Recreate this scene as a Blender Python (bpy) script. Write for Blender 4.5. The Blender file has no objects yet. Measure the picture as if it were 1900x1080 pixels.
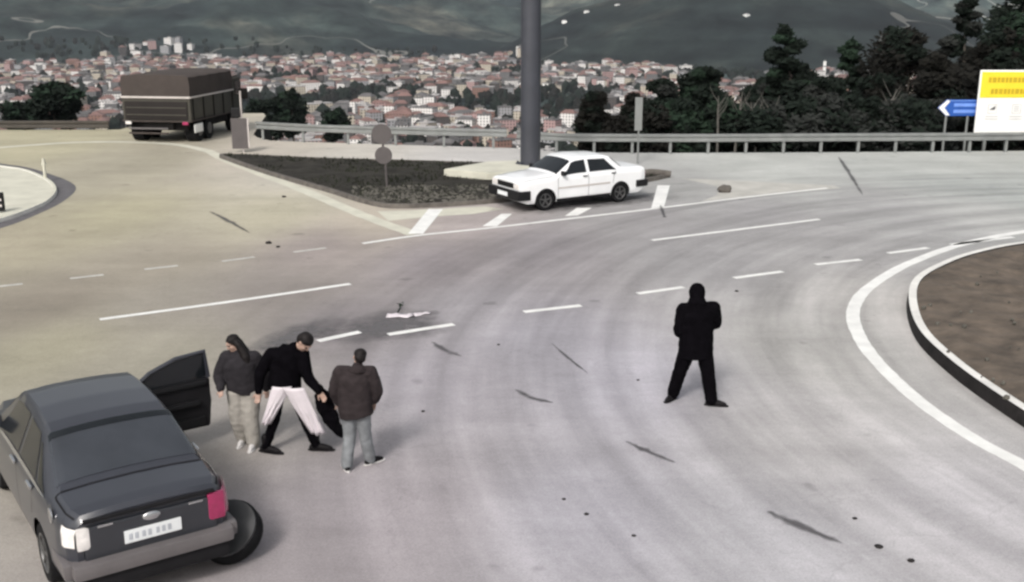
import bpy, bmesh, math, random
from mathutils import Vector, Matrix, noise
R=math.radians
C=bpy.context.scene.collection
scn=bpy.context.scene
# ------------------------------------------------------------------ camera, world, sun, exposure
FPX=2000.; HYP=5.; CH=5.5
PITCH=math.atan((540-HYP)/FPX); CC,SS=math.cos(PITCH),math.sin(PITCH)
cam=bpy.data.cameras.new('camera'); camo=bpy.data.objects.new('camera',cam); C.objects.link(camo)
camo.location=(0,0,CH); camo.rotation_euler=(math.pi/2-PITCH,0,0)
cam.sensor_width=36; cam.lens=36*FPX/1900; cam.clip_start=.1; cam.clip_end=30000
scn.camera=camo
SUN_EL,SUN_AZ=R(42),R(200)
w=bpy.data.worlds.new('World'); scn.world=w; w.use_nodes=True
nt=w.node_tree; bg=nt.nodes['Background']; sky=nt.nodes.new('ShaderNodeTexSky'); sky.sky_type='NISHITA'
sky.sun_disc=False; sky.sun_elevation=SUN_EL; sky.sun_rotation=SUN_AZ; sky.dust_density=6; sky.air_density=1.5; sky.ozone_density=.6
hs=nt.nodes.new('ShaderNodeHueSaturation'); hs.inputs['Saturation'].default_value=.30
nt.links.new(sky.outputs[0],hs.inputs['Color']); nt.links.new(hs.outputs[0],bg.inputs[0]); bg.inputs[1].default_value=.12
sl=bpy.data.lights.new('sun','SUN'); sl.energy=1.6; sl.angle=R(10); sl.color=(1,.96,.92)
so=bpy.data.objects.new('sun',sl); C.objects.link(so)
sd=Vector((math.sin(SUN_AZ)*math.cos(SUN_EL),math.cos(SUN_AZ)*math.cos(SUN_EL),math.sin(SUN_EL)))
so.rotation_euler=sd.to_track_quat('Z','Y').to_euler(); so.location=(0,-20,40)
scn.view_settings.view_transform='Standard'; scn.view_settings.look='None'; scn.view_settings.exposure=0.38
scn.cycles.filter_width=2.6
scn.cycles.volume_bounces=0

def at(px,py,h=0.):
    dx=(px-950)/FPX; dy=-(py-540)/FPX
    t=(h-CH)/(-SS+dy*CC)
    return Vector((dx*t,(CC+dy*SS)*t,h))
def atY(px,py,Y):
    """point on the ray of a pixel at forward distance Y"""
    dx=(px-950)/FPX; dy=-(py-540)/FPX
    t=Y/(CC+dy*SS)
    return Vector((dx*t,Y,CH+(-SS+dy*CC)*t))
def lin(r,g,b,k=1.):
    f=lambda c:(c/255/12.92 if c<=10 else ((c/255+.055)/1.055)**2.4)
    return (f(r)*k,f(g)*k,f(b)*k)

# ------------------------------------------------------------------ materials
def mat(name,col,rough=.7,metal=0,var=.15,scale=3.,bump=0.,bscale=20.,coat=0.,alpha=None,spec=.5):
    m=bpy.data.materials.new(name); m.use_nodes=True; n=m.node_tree.nodes; l=m.node_tree.links
    b=n['Principled BSDF']; b.inputs['Roughness'].default_value=rough; b.inputs['Metallic'].default_value=metal
    b.inputs['Coat Weight'].default_value=coat; b.inputs['Specular IOR Level'].default_value=spec
    tc=n.new('ShaderNodeTexCoord'); nz=n.new('ShaderNodeTexNoise'); nz.inputs['Scale'].default_value=scale; nz.inputs['Detail'].default_value=6
    nz.inputs['Roughness'].default_value=.6
    l.new(tc.outputs['Object'],nz.inputs['Vector'])
    rp=n.new('ShaderNodeValToRGB'); rp.color_ramp.elements[0].position=.3; rp.color_ramp.elements[1].position=.7
    rp.color_ramp.elements[0].color=[c*(1-var) for c in col]+[1]; rp.color_ramp.elements[1].color=[min(1,c*(1+var)) for c in col]+[1]
    l.new(nz.outputs['Fac'],rp.inputs[0]); l.new(rp.outputs[0],b.inputs['Base Color'])
    if bump:
        n2=n.new('ShaderNodeTexNoise'); n2.inputs['Scale'].default_value=bscale; n2.inputs['Detail'].default_value=5
        l.new(tc.outputs['Object'],n2.inputs['Vector'])
        bp=n.new('ShaderNodeBump'); bp.inputs['Strength'].default_value=bump; bp.inputs['Distance'].default_value=.02
        l.new(n2.outputs['Fac'],bp.inputs['Height']); l.new(bp.outputs[0],b.inputs['Normal'])
    return m
M={}
def mk(k,*a,**kw): M[k]=mat(k,*a,**kw)
mk('paint_white',(.72,.72,.70),.6,var=.12,scale=2.5)
mk('paint_worn',(.46,.45,.42),.75,var=.25,scale=6)
mk('kerb_white',(.66,.65,.62),.7,var=.15,scale=2,bump=.3)
mk('kerb_dark',(.022,.02,.02),.85,var=.4,scale=3,bump=.4,spec=.15)
mk('kerb_grey',(.10,.09,.08),.9,var=.4,scale=4,bump=.5)
mk('concrete',(.42,.41,.38),.85,var=.15,scale=1.5,bump=.3)
mk('cream_concrete',(.52,.51,.43),.85,var=.12,scale=1.5,bump=.3)
mk('steel',(.23,.24,.235),.55,metal=.3,var=.15,scale=2)
mk('steel_dark',(.055,.048,.04),.7,var=.2,scale=2)
mk('pole_paint',(.045,.048,.06),.55,var=.15,scale=1.2)
mk('sign_grey',(.085,.075,.075),.7,var=.12)
mk('rubber',(.009,.009,.010),.85,var=.3,scale=8,spec=.15)
mk('black_plastic',(.009,.009,.010),.55,var=.2,spec=.25)
mk('car_white',(.80,.81,.82),.3,var=.03,scale=2,coat=.6)
mk('car_dark',(.029,.031,.040),.34,var=.12,scale=1.2,coat=.55)
mk('car_inner',(.010,.0095,.011),.75,var=.2,spec=.2)
mk('glass_dark',(.008,.010,.012),.12,var=.1,spec=.5)
mk('glass_near',(.034,.038,.046),.14,var=.2,scale=1.5,spec=.6,coat=.4)
mk('chrome',(.55,.55,.56),.25,metal=.9,var=.05)
mk('rim_metal',(.12,.12,.12),.4,metal=.6,var=.1)
mk('lamp_red',(.30,.02,.085),.25,var=.25,scale=9,coat=.8)
mk('lamp_clear',(.75,.72,.70),.2,var=.2,scale=12,coat=.8)
mk('plate',(.72,.74,.75),.45,var=.05)
mk('plate_ink',(.42,.44,.48),.6)
mk('bumper_grey',(.12,.11,.112),.45,var=.15)
mk('tarp_brown',(.062,.052,.048),.8,var=.16,scale=1.2,bump=.5,bscale=3,spec=.15)
mk('tarp_dark',(.026,.023,.022),.85,var=.15,scale=1.2,bump=.5,bscale=3,spec=.15)
mk('truck_panel',(.050,.046,.036),.7,var=.2,scale=1.5)
mk('truck_black',(.010,.009,.009),.8,var=.2,spec=.15)
mk('rail_light',(.50,.46,.44),.6,var=.15)
mk('soil_brown',(.095,.075,.058),.95,var=.5,scale=2.2,bump=1.,bscale=9)
mk('soil_dark',(.030,.028,.024),.95,var=.4,scale=1.5,bump=1.,bscale=9,spec=.15)
mk('grass',(.024,.027,.018),.9,var=.4,scale=.5,spec=.15)
mk('stone',(.085,.08,.068),.9,var=.4,scale=.9)
mk('bark',(.07,.06,.05),.9,var=.3,scale=3,bump=.6)
mk('bark_pale',(.10,.095,.085),.9,var=.3,scale=3,bump=.4)
mk('leaf_dark',(.0075,.012,.0085),.8,var=.5,scale=.9,spec=.15)
mk('leaf_green',(.014,.026,.016),.8,var=.5,scale=.9,spec=.15)
mk('leaf_brown',(.0095,.0092,.0075),.85,var=.5,scale=.9,spec=.15)
mk('leaf_grey',(.020,.022,.020),.85,var=.4,scale=.9,spec=.15)
mk('stain_dark',(.10,.095,.10),.7,var=.3,scale=4)
mk('stain_mid',(.19,.18,.18),.75,var=.35,scale=3)
mk('stain_damp',(.17,.165,.17),.5,var=.3,scale=1.5)
mk('sign_blue',(.02,.09,.38),.4,var=.08)
mk('sign_blue_text',(.16,.30,.75),.4)
mk('sign_white',(.82,.82,.80),.45,var=.04)
mk('sign_yellow',(.82,.62,.03),.45,var=.05)
mk('sign_amber',(.48,.34,.01),.5,var=.1)
mk('sign_ink',(.10,.10,.11),.6)
mk('sign_faint',(.50,.50,.50),.6)
mk('skin',(.36,.24,.19),.55,var=.08,scale=8)
mk('hair',(.012,.010,.010),.6,var=.4,scale=25,spec=.15)
mk('cloth_black',(.0030,.0026,.0036),.95,var=.3,scale=10,spec=.03)
mk('cloth_jacket_black',(.0030,.0026,.0036),.95,var=.3,scale=10,spec=.03)
mk('cloth_brown',(.028,.022,.023),.9,var=.25,scale=10,spec=.15)
mk('cloth_grey',(.022,.020,.023),.9,var=.25,scale=10,spec=.15)
mk('cloth_jeans',(.19,.20,.21),.9,var=.25,scale=7,spec=.15)
mk('cloth_pale',(.34,.32,.29),.9,var=.15,scale=5,spec=.15)
mk('cloth_white',(.62,.57,.60),.85,var=.08,scale=5)
mk('shoe_black',(.008,.007,.008),.6,var=.2,spec=.15)
mk('shoe_white',(.6,.58,.57),.6,var=.1)
mk('bag_grey',(.042,.043,.045),.5,var=.25,scale=6)
mk('roof_tile',(.17,.10,.088),.9,var=.3,scale=.05)
mk('roof_grey',(.11,.105,.105),.9,var=.3,scale=.05)
mk('roof_pale',(.36,.345,.34),.9,var=.3,scale=.05)

def stain_mat(name,col,amt):
    m=bpy.data.materials.new(name); m.use_nodes=True; n=m.node_tree.nodes; l=m.node_tree.links; b=n['Principled BSDF']; b.inputs['Base Color'].default_value=(*col,1); b.inputs['Roughness'].default_value=.7
    g=n.new('ShaderNodeNewGeometry'); nz=n.new('ShaderNodeTexNoise'); nz.inputs['Scale'].default_value=3.5; nz.inputs['Detail'].default_value=6; l.new(g.outputs['Position'],nz.inputs['Vector'])
    a=n.new('ShaderNodeAttribute'); a.attribute_name='edge'
    ad=n.new('ShaderNodeMath'); ad.operation='MULTIPLY'; l.new(nz.outputs['Fac'],ad.inputs[0]); l.new(a.outputs['Fac'],ad.inputs[1])
    mr=n.new('ShaderNodeMapRange'); mr.inputs[1].default_value=.08; mr.inputs[2].default_value=.42; mr.inputs[4].default_value=amt; l.new(ad.outputs[0],mr.inputs[0]); l.new(mr.outputs[0],b.inputs['Alpha'])
    return m
M['soft_streak']=stain_mat('soft_streak',(.085,.08,.085),.72); M['soft_damp_shade']=stain_mat('soft_damp_shade',(.12,.115,.12),.75)
def softpoly(name,P,z,mk_,rings=5):
    c=sum(P,Vector((0,0,0)))/len(P); bm=bmesh.new(); R_=[]
    for k in range(rings+1):
        f=k/rings; R_.append([bm.verts.new((c.x+(p.x-c.x)*f,c.y+(p.y-c.y)*f,z)) for p in P] if k else [bm.verts.new((c.x,c.y,z))])
    n=len(P)
    for i in range(n): bm.faces.new((R_[0][0],R_[1][i],R_[1][(i+1)%n]))
    for A,B in zip(R_[1:],R_[2:]):
        for i in range(n): bm.faces.new((A[i],B[i],B[(i+1)%n],A[(i+1)%n]))
    o=struct(name,bm,mk_,recalc=False); at_=o.data.attributes.new('edge','FLOAT','POINT')
    for i in range(len(o.data.vertices)): at_.data[i].value=1.0 if i==0 else 1-((i-1)//n+1)/rings
    return o
# ------------------------------------------------------------------ object helpers
def tag(o,label=None,cat=None,group=None,kind=None):
    if label:o['label']=label
    if cat:o['category']=cat
    if group:o['group']=group
    if kind:o['kind']=kind
    return o
def obj(name,bm,m,parent=None,smooth=None,recalc=True):
    me=bpy.data.meshes.new(name)
    if recalc: bmesh.ops.recalc_face_normals(bm,faces=bm.faces)
    bm.to_mesh(me); bm.free()
    for k in (m if isinstance(m,(list,tuple)) else [m]): me.materials.append(M[k] if isinstance(k,str) else k)
    if smooth is not None:
        for p in me.polygons:p.use_smooth=True
        me.set_sharp_from_angle(angle=R(smooth))
    o=bpy.data.objects.new(name,me); C.objects.link(o)
    if parent:o.parent=parent
    return o
def empty(name,loc=(0,0,0),rz=0,**kw):
    o=bpy.data.objects.new(name,None); C.objects.link(o); o.location=loc; o.rotation_euler=(0,0,rz); o.empty_display_size=.2
    return tag(o,**kw)
def struct(name,bm,m,**kw): return tag(obj(name,bm,m,**kw),kind='structure')
def dup(root,loc,rz=0,scale=None,**kw):
    r=root.copy(); C.objects.link(r); r.location=loc; r.rotation_euler=(0,0,rz)
    if scale is not None: r.scale=scale
    for ch in root.children:
        c=ch.copy(); C.objects.link(c); c.parent=r
        for g in ch.children:
            d=g.copy(); C.objects.link(d); d.parent=c
    return tag(r,**kw)
def box(bm,c,s,rz=0,bev=0,mtx=None,mi=0):
    n=bmesh.new(); bmesh.ops.create_cube(n,size=1)
    for v in n.verts: v.co=Vector((v.co.x*s[0],v.co.y*s[1],v.co.z*s[2]))
    if bev: bmesh.ops.bevel(n,geom=n.edges[:],offset=bev,segments=2,affect='EDGES',profile=.7)
    T=Matrix.Translation(c)@Matrix.Rotation(rz,4,'Z')
    if mtx: T=mtx@T
    merge(bm,n,T,mi)
def merge(bm,n,T=None,mi=0):
    mp={}
    for v in n.verts: mp[v]=bm.verts.new((T@v.co) if T else v.co)
    for f in n.faces:
        try:
            g=bm.faces.new([mp[v] for v in f.verts]); g.material_index=mi
        except ValueError: pass
    n.free()
def tube(bm,pts,rad,seg=12,cap=True,up=None):
    """closed tapered tube; rad: list of r or (ra,rb)"""
    pts=[Vector(p) for p in pts]; rings=[]
    ref=Vector(up) if up else None
    for i,p in enumerate(pts):
        a=pts[max(0,i-1)]; b=pts[min(len(pts)-1,i+1)]; t=(b-a).normalized()
        if ref is None:
            ref=Vector((0,0,1)) if abs(t.z)<.9 else Vector((0,1,0))
        s=t.cross(ref).normalized(); u=s.cross(t).normalized()
        if not up: ref=u
        r=rad[i]; ra,rb=(r if isinstance(r,(tuple,list)) else (r,r))
        rings.append([bm.verts.new(p+s*math.cos(2*math.pi*k/seg)*ra+u*math.sin(2*math.pi*k/seg)*rb) for k in range(seg)])
    for A,B in zip(rings,rings[1:]):
        for k in range(seg): bm.faces.new((A[k],A[(k+1)%seg],B[(k+1)%seg],B[k]))
    if cap: bm.faces.new(rings[0][::-1]); bm.faces.new(rings[-1])
def ball(bm,c,r,sub=2,T=None,mi=0):
    n=bmesh.new(); bmesh.ops.create_icosphere(n,subdivisions=sub,radius=1)
    r=r if isinstance(r,(tuple,list)) else (r,r,r)
    for v in n.verts: v.co=Vector((v.co.x*r[0],v.co.y*r[1],v.co.z*r[2]))
    X=Matrix.Translation(c)@(T if T else Matrix.Identity(4)); merge(bm,n,X,mi)
def prism(bm,poly,z0,z1,mi=0):
    lo=[bm.verts.new((p[0],p[1],z0)) for p in poly]; hi=[bm.verts.new((p[0],p[1],z1)) for p in poly]
    n=len(poly); bm.faces.new(lo[::-1]).material_index=mi; bm.faces.new(hi).material_index=mi
    for i in range(n): bm.faces.new((lo[i],lo[(i+1)%n],hi[(i+1)%n],hi[i])).material_index=mi
def smoothline(P,k=8,closed=False):
    P=[Vector(p) for p in P]; n=len(P); out=[]
    rng=range(n if closed else n-1)
    for i in rng:
        a=P[(i-1)%n] if (closed or i>0) else P[i]; b=P[i]; c=P[(i+1)%n]; d=P[(i+2)%n] if (closed or i+2<n) else c
        for j in range(k):
            t=j/k; out.append(.5*((2*b)+(c-a)*t+(2*a-5*b+4*c-d)*t*t+(3*b-a-3*c+d)*t**3))
    if not closed: out.append(P[-1])
    return out
def ribbon(bm,P,wd,z,jit=0.,rnd=None):
    P=[Vector((p[0],p[1],0)) for p in P]; L=[]
    for i,p in enumerate(P):
        t=(P[min(len(P)-1,i+1)]-P[max(0,i-1)]).normalized(); s=Vector((-t.y,t.x,0))
        a=wd/2*(1+(rnd.uniform(-jit,jit) if rnd else 0)); b=wd/2*(1+(rnd.uniform(-jit,jit) if rnd else 0))
        L.append((bm.verts.new((p+s*a)+Vector((0,0,z))),bm.verts.new((p-s*b)+Vector((0,0,z)))))
    for A,B in zip(L,L[1:]): bm.faces.new((A[0],A[1],B[1],B[0]))
def sheet(bm,P,z):
    f=bm.faces.new([bm.verts.new((p[0],p[1],z)) for p in P]); bmesh.ops.triangulate(bm,faces=[f])
def W(pts,h=0.): return [at(x,y,h) for x,y in pts]

# ------------------------------------------------------------------ terrain, hills
EDGE=[(-60,46),(-30,48.3),(-21.5,48.6),(-17.6,48.6),(-17,56),(-12.6,56),(-11.1,46.2),(-10,44.6),(-7.8,44.0),(-3,42.9),(0.2,42.2),(2,41.0),(6,40.8),(12,41.0),(19.7,41.4),(26,42.5),(60,48)]
def edgeY(x):
    if x<=EDGE[0][0]: return EDGE[0][1]
    for a,b in zip(EDGE,EDGE[1:]):
        if x<=b[0]: return a[1]+(b[1]-a[1])*(x-a[0])/(b[0]-a[0])
    return EDGE[-1][1]
def fbm(x,y,o=5,s=1.):
    return noise.fractal(Vector((x*s,y*s,3.7)),1.0,2.1,o)
def smooth(t): t=max(0,min(1,t)); return t*t*(3-2*t)
def terr(x,y):
    d=math.hypot(x,y)
    if y<0: d=min(d,30)
    right=smooth((x/max(y,1)-.05)/.12) if y>0 else 0
    e=58 if y>0 else 1e9
    t=max(0,d-e)
    z=-1.0-5*smooth((d-44)/20)
    if d>e:
        sl=.42-.16*right
        z-= min(114,t*sl)
        z=max(z,-120)
    z+= fbm(x,y,4,1/90.)*4*smooth((d-80)/300)
    if d>900: z+=fbm(x,y,3,1/500.)*6*smooth((d-900)/500)
    # dark hill on the right
    r=math.hypot((x-575),(y-2600)*1.0)
    hz=.385*(650-r)
    if hz>-60: z=max(z,-120+ (hz if hz>0 else 0)+fbm(x,y,5,1/260.)*22*smooth(hz/60))
    # far slope
    far=d-2650-250*math.sin(x/700.)+150*fbm(x,y,3,1/900.)
    if far>0: z=max(z,-120+far*.16+smooth(far/300)*(fbm(x+900,y,6,1/700.)*110))
    return z
def terr_bm():
    bm=bmesh.new(); vs=[]
    ds=[4,30,44,48,52,56,60,66,74,84,96,110,130,150,180,210,250,300,350,420,500,600,700,800]
    d=900
    while d<2600: ds.append(d); d+=70
    while d<4300: ds.append(d); d+=32
    while d<9000: ds.append(d); d*=1.05
    az=[-180+i*10 for i in range(13)]+[-55+i*.35 for i in range(1,315)]+[60+i*10 for i in range(13)]
    for a in az[:-1]:
        vs.append([bm.verts.new((d*math.sin(R(a)),d*math.cos(R(a)),terr(d*math.sin(R(a)),d*math.cos(R(a))))) for d in ds])
    n=len(vs)
    for i in range(n):
        A,B=vs[i],vs[(i+1)%n]
        for j in range(len(ds)-1): bm.faces.new((A[j],A[j+1],B[j+1],B[j]))
    bm.faces.new([v[0] for v in vs])
    return bm
def terrain_mat():
    m=bpy.data.materials.new('hillside'); m.use_nodes=True; n=m.node_tree.nodes; l=m.node_tree.links; b=n['Principled BSDF']; b.inputs['Roughness'].default_value=.95
    b.inputs['Specular IOR Level'].default_value=.1
    g=n.new('ShaderNodeNewGeometry')
    def nz(s,det=8,rough=.6):
        q=n.new('ShaderNodeTexNoise'); q.inputs['Scale'].default_value=s; q.inputs['Detail'].default_value=det; q.inputs['Roughness'].default_value=rough; l.new(g.outputs['Position'],q.inputs['Vector']); return q
    a=nz(.0022,10,.62); r=n.new('ShaderNodeValToRGB'); r.color_ramp.elements[0].position=.40; r.color_ramp.elements[1].position=.66
    r.color_ramp.elements[0].color=(.009,.015,.018,1); r.color_ramp.elements[1].color=(.060,.066,.060,1)
    e=r.color_ramp.elements.new(.53); e.color=(.020,.030,.031,1)
    l.new(a.outputs['Fac'],r.inputs[0])
    c=nz(.010,9,.72); r2=n.new('ShaderNodeValToRGB'); r2.color_ramp.elements[0].position=.35; r2.color_ramp.elements[1].position=.7
    r2.color_ramp.elements[0].color=(.22,.24,.27,1); r2.color_ramp.elements[1].color=(2.1,2.0,1.8,1); l.new(c.outputs['Fac'],r2.inputs[0])
    mx=n.new('ShaderNodeMix'); mx.data_type='RGBA'; mx.blend_type='MULTIPLY'; mx.inputs[0].default_value=1
    l.new(r.outputs[0],mx.inputs[6]); l.new(r2.outputs[0],mx.inputs[7])
    bmap=n.new('ShaderNodeMapping'); bmap.inputs['Scale'].default_value=(.0012,.0012,.03); l.new(g.outputs['Position'],bmap.inputs[0])
    bn=n.new('ShaderNodeTexNoise'); bn.inputs['Scale'].default_value=1; bn.inputs['Detail'].default_value=7; bn.inputs['Roughness'].default_value=.6; bn.inputs['Distortion'].default_value=.6; l.new(bmap.outputs[0],bn.inputs['Vector'])
    br=n.new('ShaderNodeValToRGB'); br.color_ramp.elements[0].position=.36; br.color_ramp.elements[1].position=.66; br.color_ramp.elements[0].color=(.65,.66,.68,1); br.color_ramp.elements[1].color=(1.7,1.6,1.55,1); l.new(bn.outputs['Fac'],br.inputs[0])
    mb=n.new('ShaderNodeMix'); mb.data_type='RGBA'; mb.blend_type='MULTIPLY'; mb.inputs[0].default_value=1; l.new(mx.outputs[2],mb.inputs[6]); l.new(br.outputs[0],mb.inputs[7]); mx=mb
    # pale tracks: thin iso-lines of a large noise
    t=nz(.0016,3,.5); ab=n.new('ShaderNodeMath'); ab.operation='SUBTRACT'; ab.inputs[1].default_value=.555; l.new(t.outputs['Fac'],ab.inputs[0])
    a2=n.new('ShaderNodeMath'); a2.operation='ABSOLUTE'; l.new(ab.outputs[0],a2.inputs[0])
    lt=n.new('ShaderNodeMath'); lt.operation='LESS_THAN'; lt.inputs[1].default_value=.0022; l.new(a2.outputs[0],lt.inputs[0])
    m3=n.new('ShaderNodeMath'); m3.operation='MULTIPLY'; m3.inputs[1].default_value=.7; l.new(lt.outputs[0],m3.inputs[0])
    m2=n.new('ShaderNodeMix'); m2.data_type='RGBA'; l.new(m3.outputs[0],m2.inputs[0]); l.new(mx.outputs[2],m2.inputs[6]); m2.inputs[7].default_value=(.22,.22,.20,1)
    # pine forest on the right-hand hill; distance haze painted pale into slopes behind
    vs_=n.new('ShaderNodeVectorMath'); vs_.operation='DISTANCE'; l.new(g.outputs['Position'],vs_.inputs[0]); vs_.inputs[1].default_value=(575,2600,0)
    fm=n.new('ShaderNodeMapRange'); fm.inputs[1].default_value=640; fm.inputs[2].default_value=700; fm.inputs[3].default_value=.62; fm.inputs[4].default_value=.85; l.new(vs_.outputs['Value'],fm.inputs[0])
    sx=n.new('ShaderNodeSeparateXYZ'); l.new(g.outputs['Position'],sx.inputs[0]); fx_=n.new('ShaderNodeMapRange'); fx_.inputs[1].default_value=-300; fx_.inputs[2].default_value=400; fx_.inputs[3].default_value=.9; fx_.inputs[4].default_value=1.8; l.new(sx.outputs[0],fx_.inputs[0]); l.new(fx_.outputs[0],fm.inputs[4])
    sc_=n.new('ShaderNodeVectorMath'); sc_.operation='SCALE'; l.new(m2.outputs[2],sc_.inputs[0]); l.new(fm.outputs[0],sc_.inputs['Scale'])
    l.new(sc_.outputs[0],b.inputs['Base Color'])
    return m
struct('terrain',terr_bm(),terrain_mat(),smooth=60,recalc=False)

# ------------------------------------------------------------------ the junction surface
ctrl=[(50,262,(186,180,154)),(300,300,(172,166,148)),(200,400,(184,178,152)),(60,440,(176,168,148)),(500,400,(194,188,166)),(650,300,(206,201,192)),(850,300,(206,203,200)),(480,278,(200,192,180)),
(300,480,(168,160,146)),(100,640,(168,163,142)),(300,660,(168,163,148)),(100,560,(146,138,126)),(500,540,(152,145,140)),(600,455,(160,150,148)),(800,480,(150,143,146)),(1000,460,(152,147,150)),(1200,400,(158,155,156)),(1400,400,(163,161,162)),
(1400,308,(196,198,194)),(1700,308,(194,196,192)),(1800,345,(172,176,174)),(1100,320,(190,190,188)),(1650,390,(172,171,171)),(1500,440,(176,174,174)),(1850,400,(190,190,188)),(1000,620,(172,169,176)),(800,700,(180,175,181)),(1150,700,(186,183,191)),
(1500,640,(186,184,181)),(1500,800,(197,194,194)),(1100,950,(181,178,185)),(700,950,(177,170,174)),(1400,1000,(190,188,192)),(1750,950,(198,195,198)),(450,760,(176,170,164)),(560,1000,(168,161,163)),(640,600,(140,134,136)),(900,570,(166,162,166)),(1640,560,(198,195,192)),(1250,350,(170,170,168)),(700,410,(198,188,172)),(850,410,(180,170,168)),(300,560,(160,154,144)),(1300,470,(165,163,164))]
CW=[(at(x,y),lin(*c)) for x,y,c in ctrl]  # road tones; the yellowish screen cast at left is painted into the colour
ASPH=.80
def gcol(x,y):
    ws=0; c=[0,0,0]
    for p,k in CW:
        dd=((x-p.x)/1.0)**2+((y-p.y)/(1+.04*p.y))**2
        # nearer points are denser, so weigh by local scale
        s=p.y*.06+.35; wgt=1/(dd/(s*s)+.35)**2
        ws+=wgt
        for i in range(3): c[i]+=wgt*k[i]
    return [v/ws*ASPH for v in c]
circ=W([(1583,560),(1620,670),(1700,740),(1800,810),(1900,862),(1680,490),(1780,450)])
# circle fit through the painted line round the right island
def fit(P):
    import numpy as np
    A=np.array([[2*p.x,2*p.y,1] for p in P]); b=np.array([p.x**2+p.y**2 for p in P]); s=np.linalg.lstsq(A,b,rcond=None)[0]
    return s[0],s[1],math.sqrt(s[2]+s[0]**2+s[1]**2)
ICX,ICY,ICR=fit(circ); print('ISLAND',ICX,ICY,ICR)
def road_mat():
    m=bpy.data.materials.new('worn_asphalt'); m.use_nodes=True; n=m.node_tree.nodes; l=m.node_tree.links; b=n['Principled BSDF']; b.inputs['Roughness'].default_value=.78
    b.inputs['Specular IOR Level'].default_value=.3
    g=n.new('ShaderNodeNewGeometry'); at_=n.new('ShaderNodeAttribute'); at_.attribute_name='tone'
    def nz(s,det=8,rough=.6,vec=None):
        q=n.new('ShaderNodeTexNoise'); q.inputs['Scale'].default_value=s; q.inputs['Detail'].default_value=det; q.inputs['Roughness'].default_value=rough; l.new(vec or g.outputs['Position'],q.inputs['Vector']); return q
    def ramp(src,p0,p1,v0,v1):
        r=n.new('ShaderNodeMapRange'); r.inputs[1].default_value=p0; r.inputs[2].default_value=p1; r.inputs[3].default_value=v0; r.inputs[4].default_value=v1; l.new(src,r.inputs[0]); return r.outputs[0]
    def mul(a,bb):
        q=n.new('ShaderNodeMath'); q.operation='MULTIPLY'; l.new(a,q.inputs[0]); l.new(bb,q.inputs[1]); return q.outputs[0]
    f=mul(ramp(nz(.35,6).outputs['Fac'],.3,.7,.86,1.10),ramp(nz(2.2,6,.65).outputs['Fac'],.3,.7,.94,1.05))
    f=mul(f,ramp(nz(38,3,.85).outputs['Fac'],.3,.7,.80,1.18)); f=mul(f,ramp(nz(9,5,.7).outputs['Fac'],.3,.7,.93,1.06))
    # tyre-polished streaks that follow the turn round the island
    sp=n.new('ShaderNodeSeparateXYZ'); l.new(g.outputs['Position'],sp.inputs[0])
    def ma(op,a,v=None,c=None):
        q=n.new('ShaderNodeMath'); q.operation=op; l.new(a,q.inputs[0])
        if c is not None: l.new(c,q.inputs[1])
        elif v is not None: q.inputs[1].default_value=v
        return q.outputs[0]
    dx=ma('SUBTRACT',sp.outputs[0],ICX); dy=ma('SUBTRACT',sp.outputs[1],ICY)
    rr=ma('SQRT',ma('ADD',ma('MULTIPLY',dx,c=dx),c=ma('MULTIPLY',dy,c=dy))); an=ma('ARCTAN2',ma('MULTIPLY',dy,-1),c=ma('MULTIPLY',dx,-1))
    cb=n.new('ShaderNodeCombineXYZ'); l.new(rr,cb.inputs[0]); l.new(ma('MULTIPLY',an,1.1),cb.inputs[1])
    st=ramp(nz(1.5,4,.55,cb.outputs[0]).outputs['Fac'],.35,.68,.78,1.16)
    mask=ramp(rr,ICR+7,ICR+13,1,0)
    mx=n.new('ShaderNodeMix'); mx.data_type='FLOAT'; l.new(mask,mx.inputs[0]); mx.inputs[2].default_value=1; l.new(st,mx.inputs[3])
    f=mul(f,mx.outputs[0])
    # lengthwise wear along the main road
    mp=n.new('ShaderNodeMapping'); mp.inputs['Rotation'].default_value=(0,0,R(-31)); mp.inputs['Scale'].default_value=(.05,1,1); l.new(g.outputs['Position'],mp.inputs[0])
    f=mul(f,ramp(nz(1.1,5,.6,mp.outputs[0]).outputs['Fac'],.3,.7,.93,1.06))
    # small dark blotches
    bl=ramp(nz(1.6,2,.4).outputs['Fac'],.70,.76,1,.72); f=mul(f,bl)
    # hairline cracks
    vo=n.new('ShaderNodeTexVoronoi'); vo.feature='DISTANCE_TO_EDGE'; vo.inputs['Scale'].default_value=.22
    wv=n.new('ShaderNodeMix'); wv.data_type='RGBA'; wv.inputs[0].default_value=.12; l.new(g.outputs['Position'],wv.inputs[6]); q=nz(.9,4); l.new(q.outputs['Color'],wv.inputs[7])
    l.new(g.outputs['Position'],vo.inputs['Vector'])
    va=n.new('ShaderNodeVectorMath'); va.operation='MULTIPLY_ADD'; l.new(q.outputs['Color'],va.inputs[0]); va.inputs[1].default_value=(2,2,0); l.new(g.outputs['Position'],va.inputs[2]); l.new(va.outputs[0],vo.inputs['Vector'])
    n.remove(wv)
    f=mul(f,ramp(vo.outputs['Distance'],0,.004,.90,1))
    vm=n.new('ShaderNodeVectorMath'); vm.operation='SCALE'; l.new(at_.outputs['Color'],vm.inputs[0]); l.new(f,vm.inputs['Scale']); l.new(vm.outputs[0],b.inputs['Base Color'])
    bp=n.new('ShaderNodeBump'); bp.inputs['Strength'].default_value=.35; bp.inputs['Distance'].default_value=.01; l.new(nz(60,3,.8).outputs['Fac'],bp.inputs['Height']); l.new(bp.outputs[0],b.inputs['Normal'])
    return m
bm=bmesh.new(); rows=[]
xs=[-60+i*5 for i in range(6)]+[-30+i*.4 for i in range(151)]+[35,40,46,52,60]
NR=130
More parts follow.
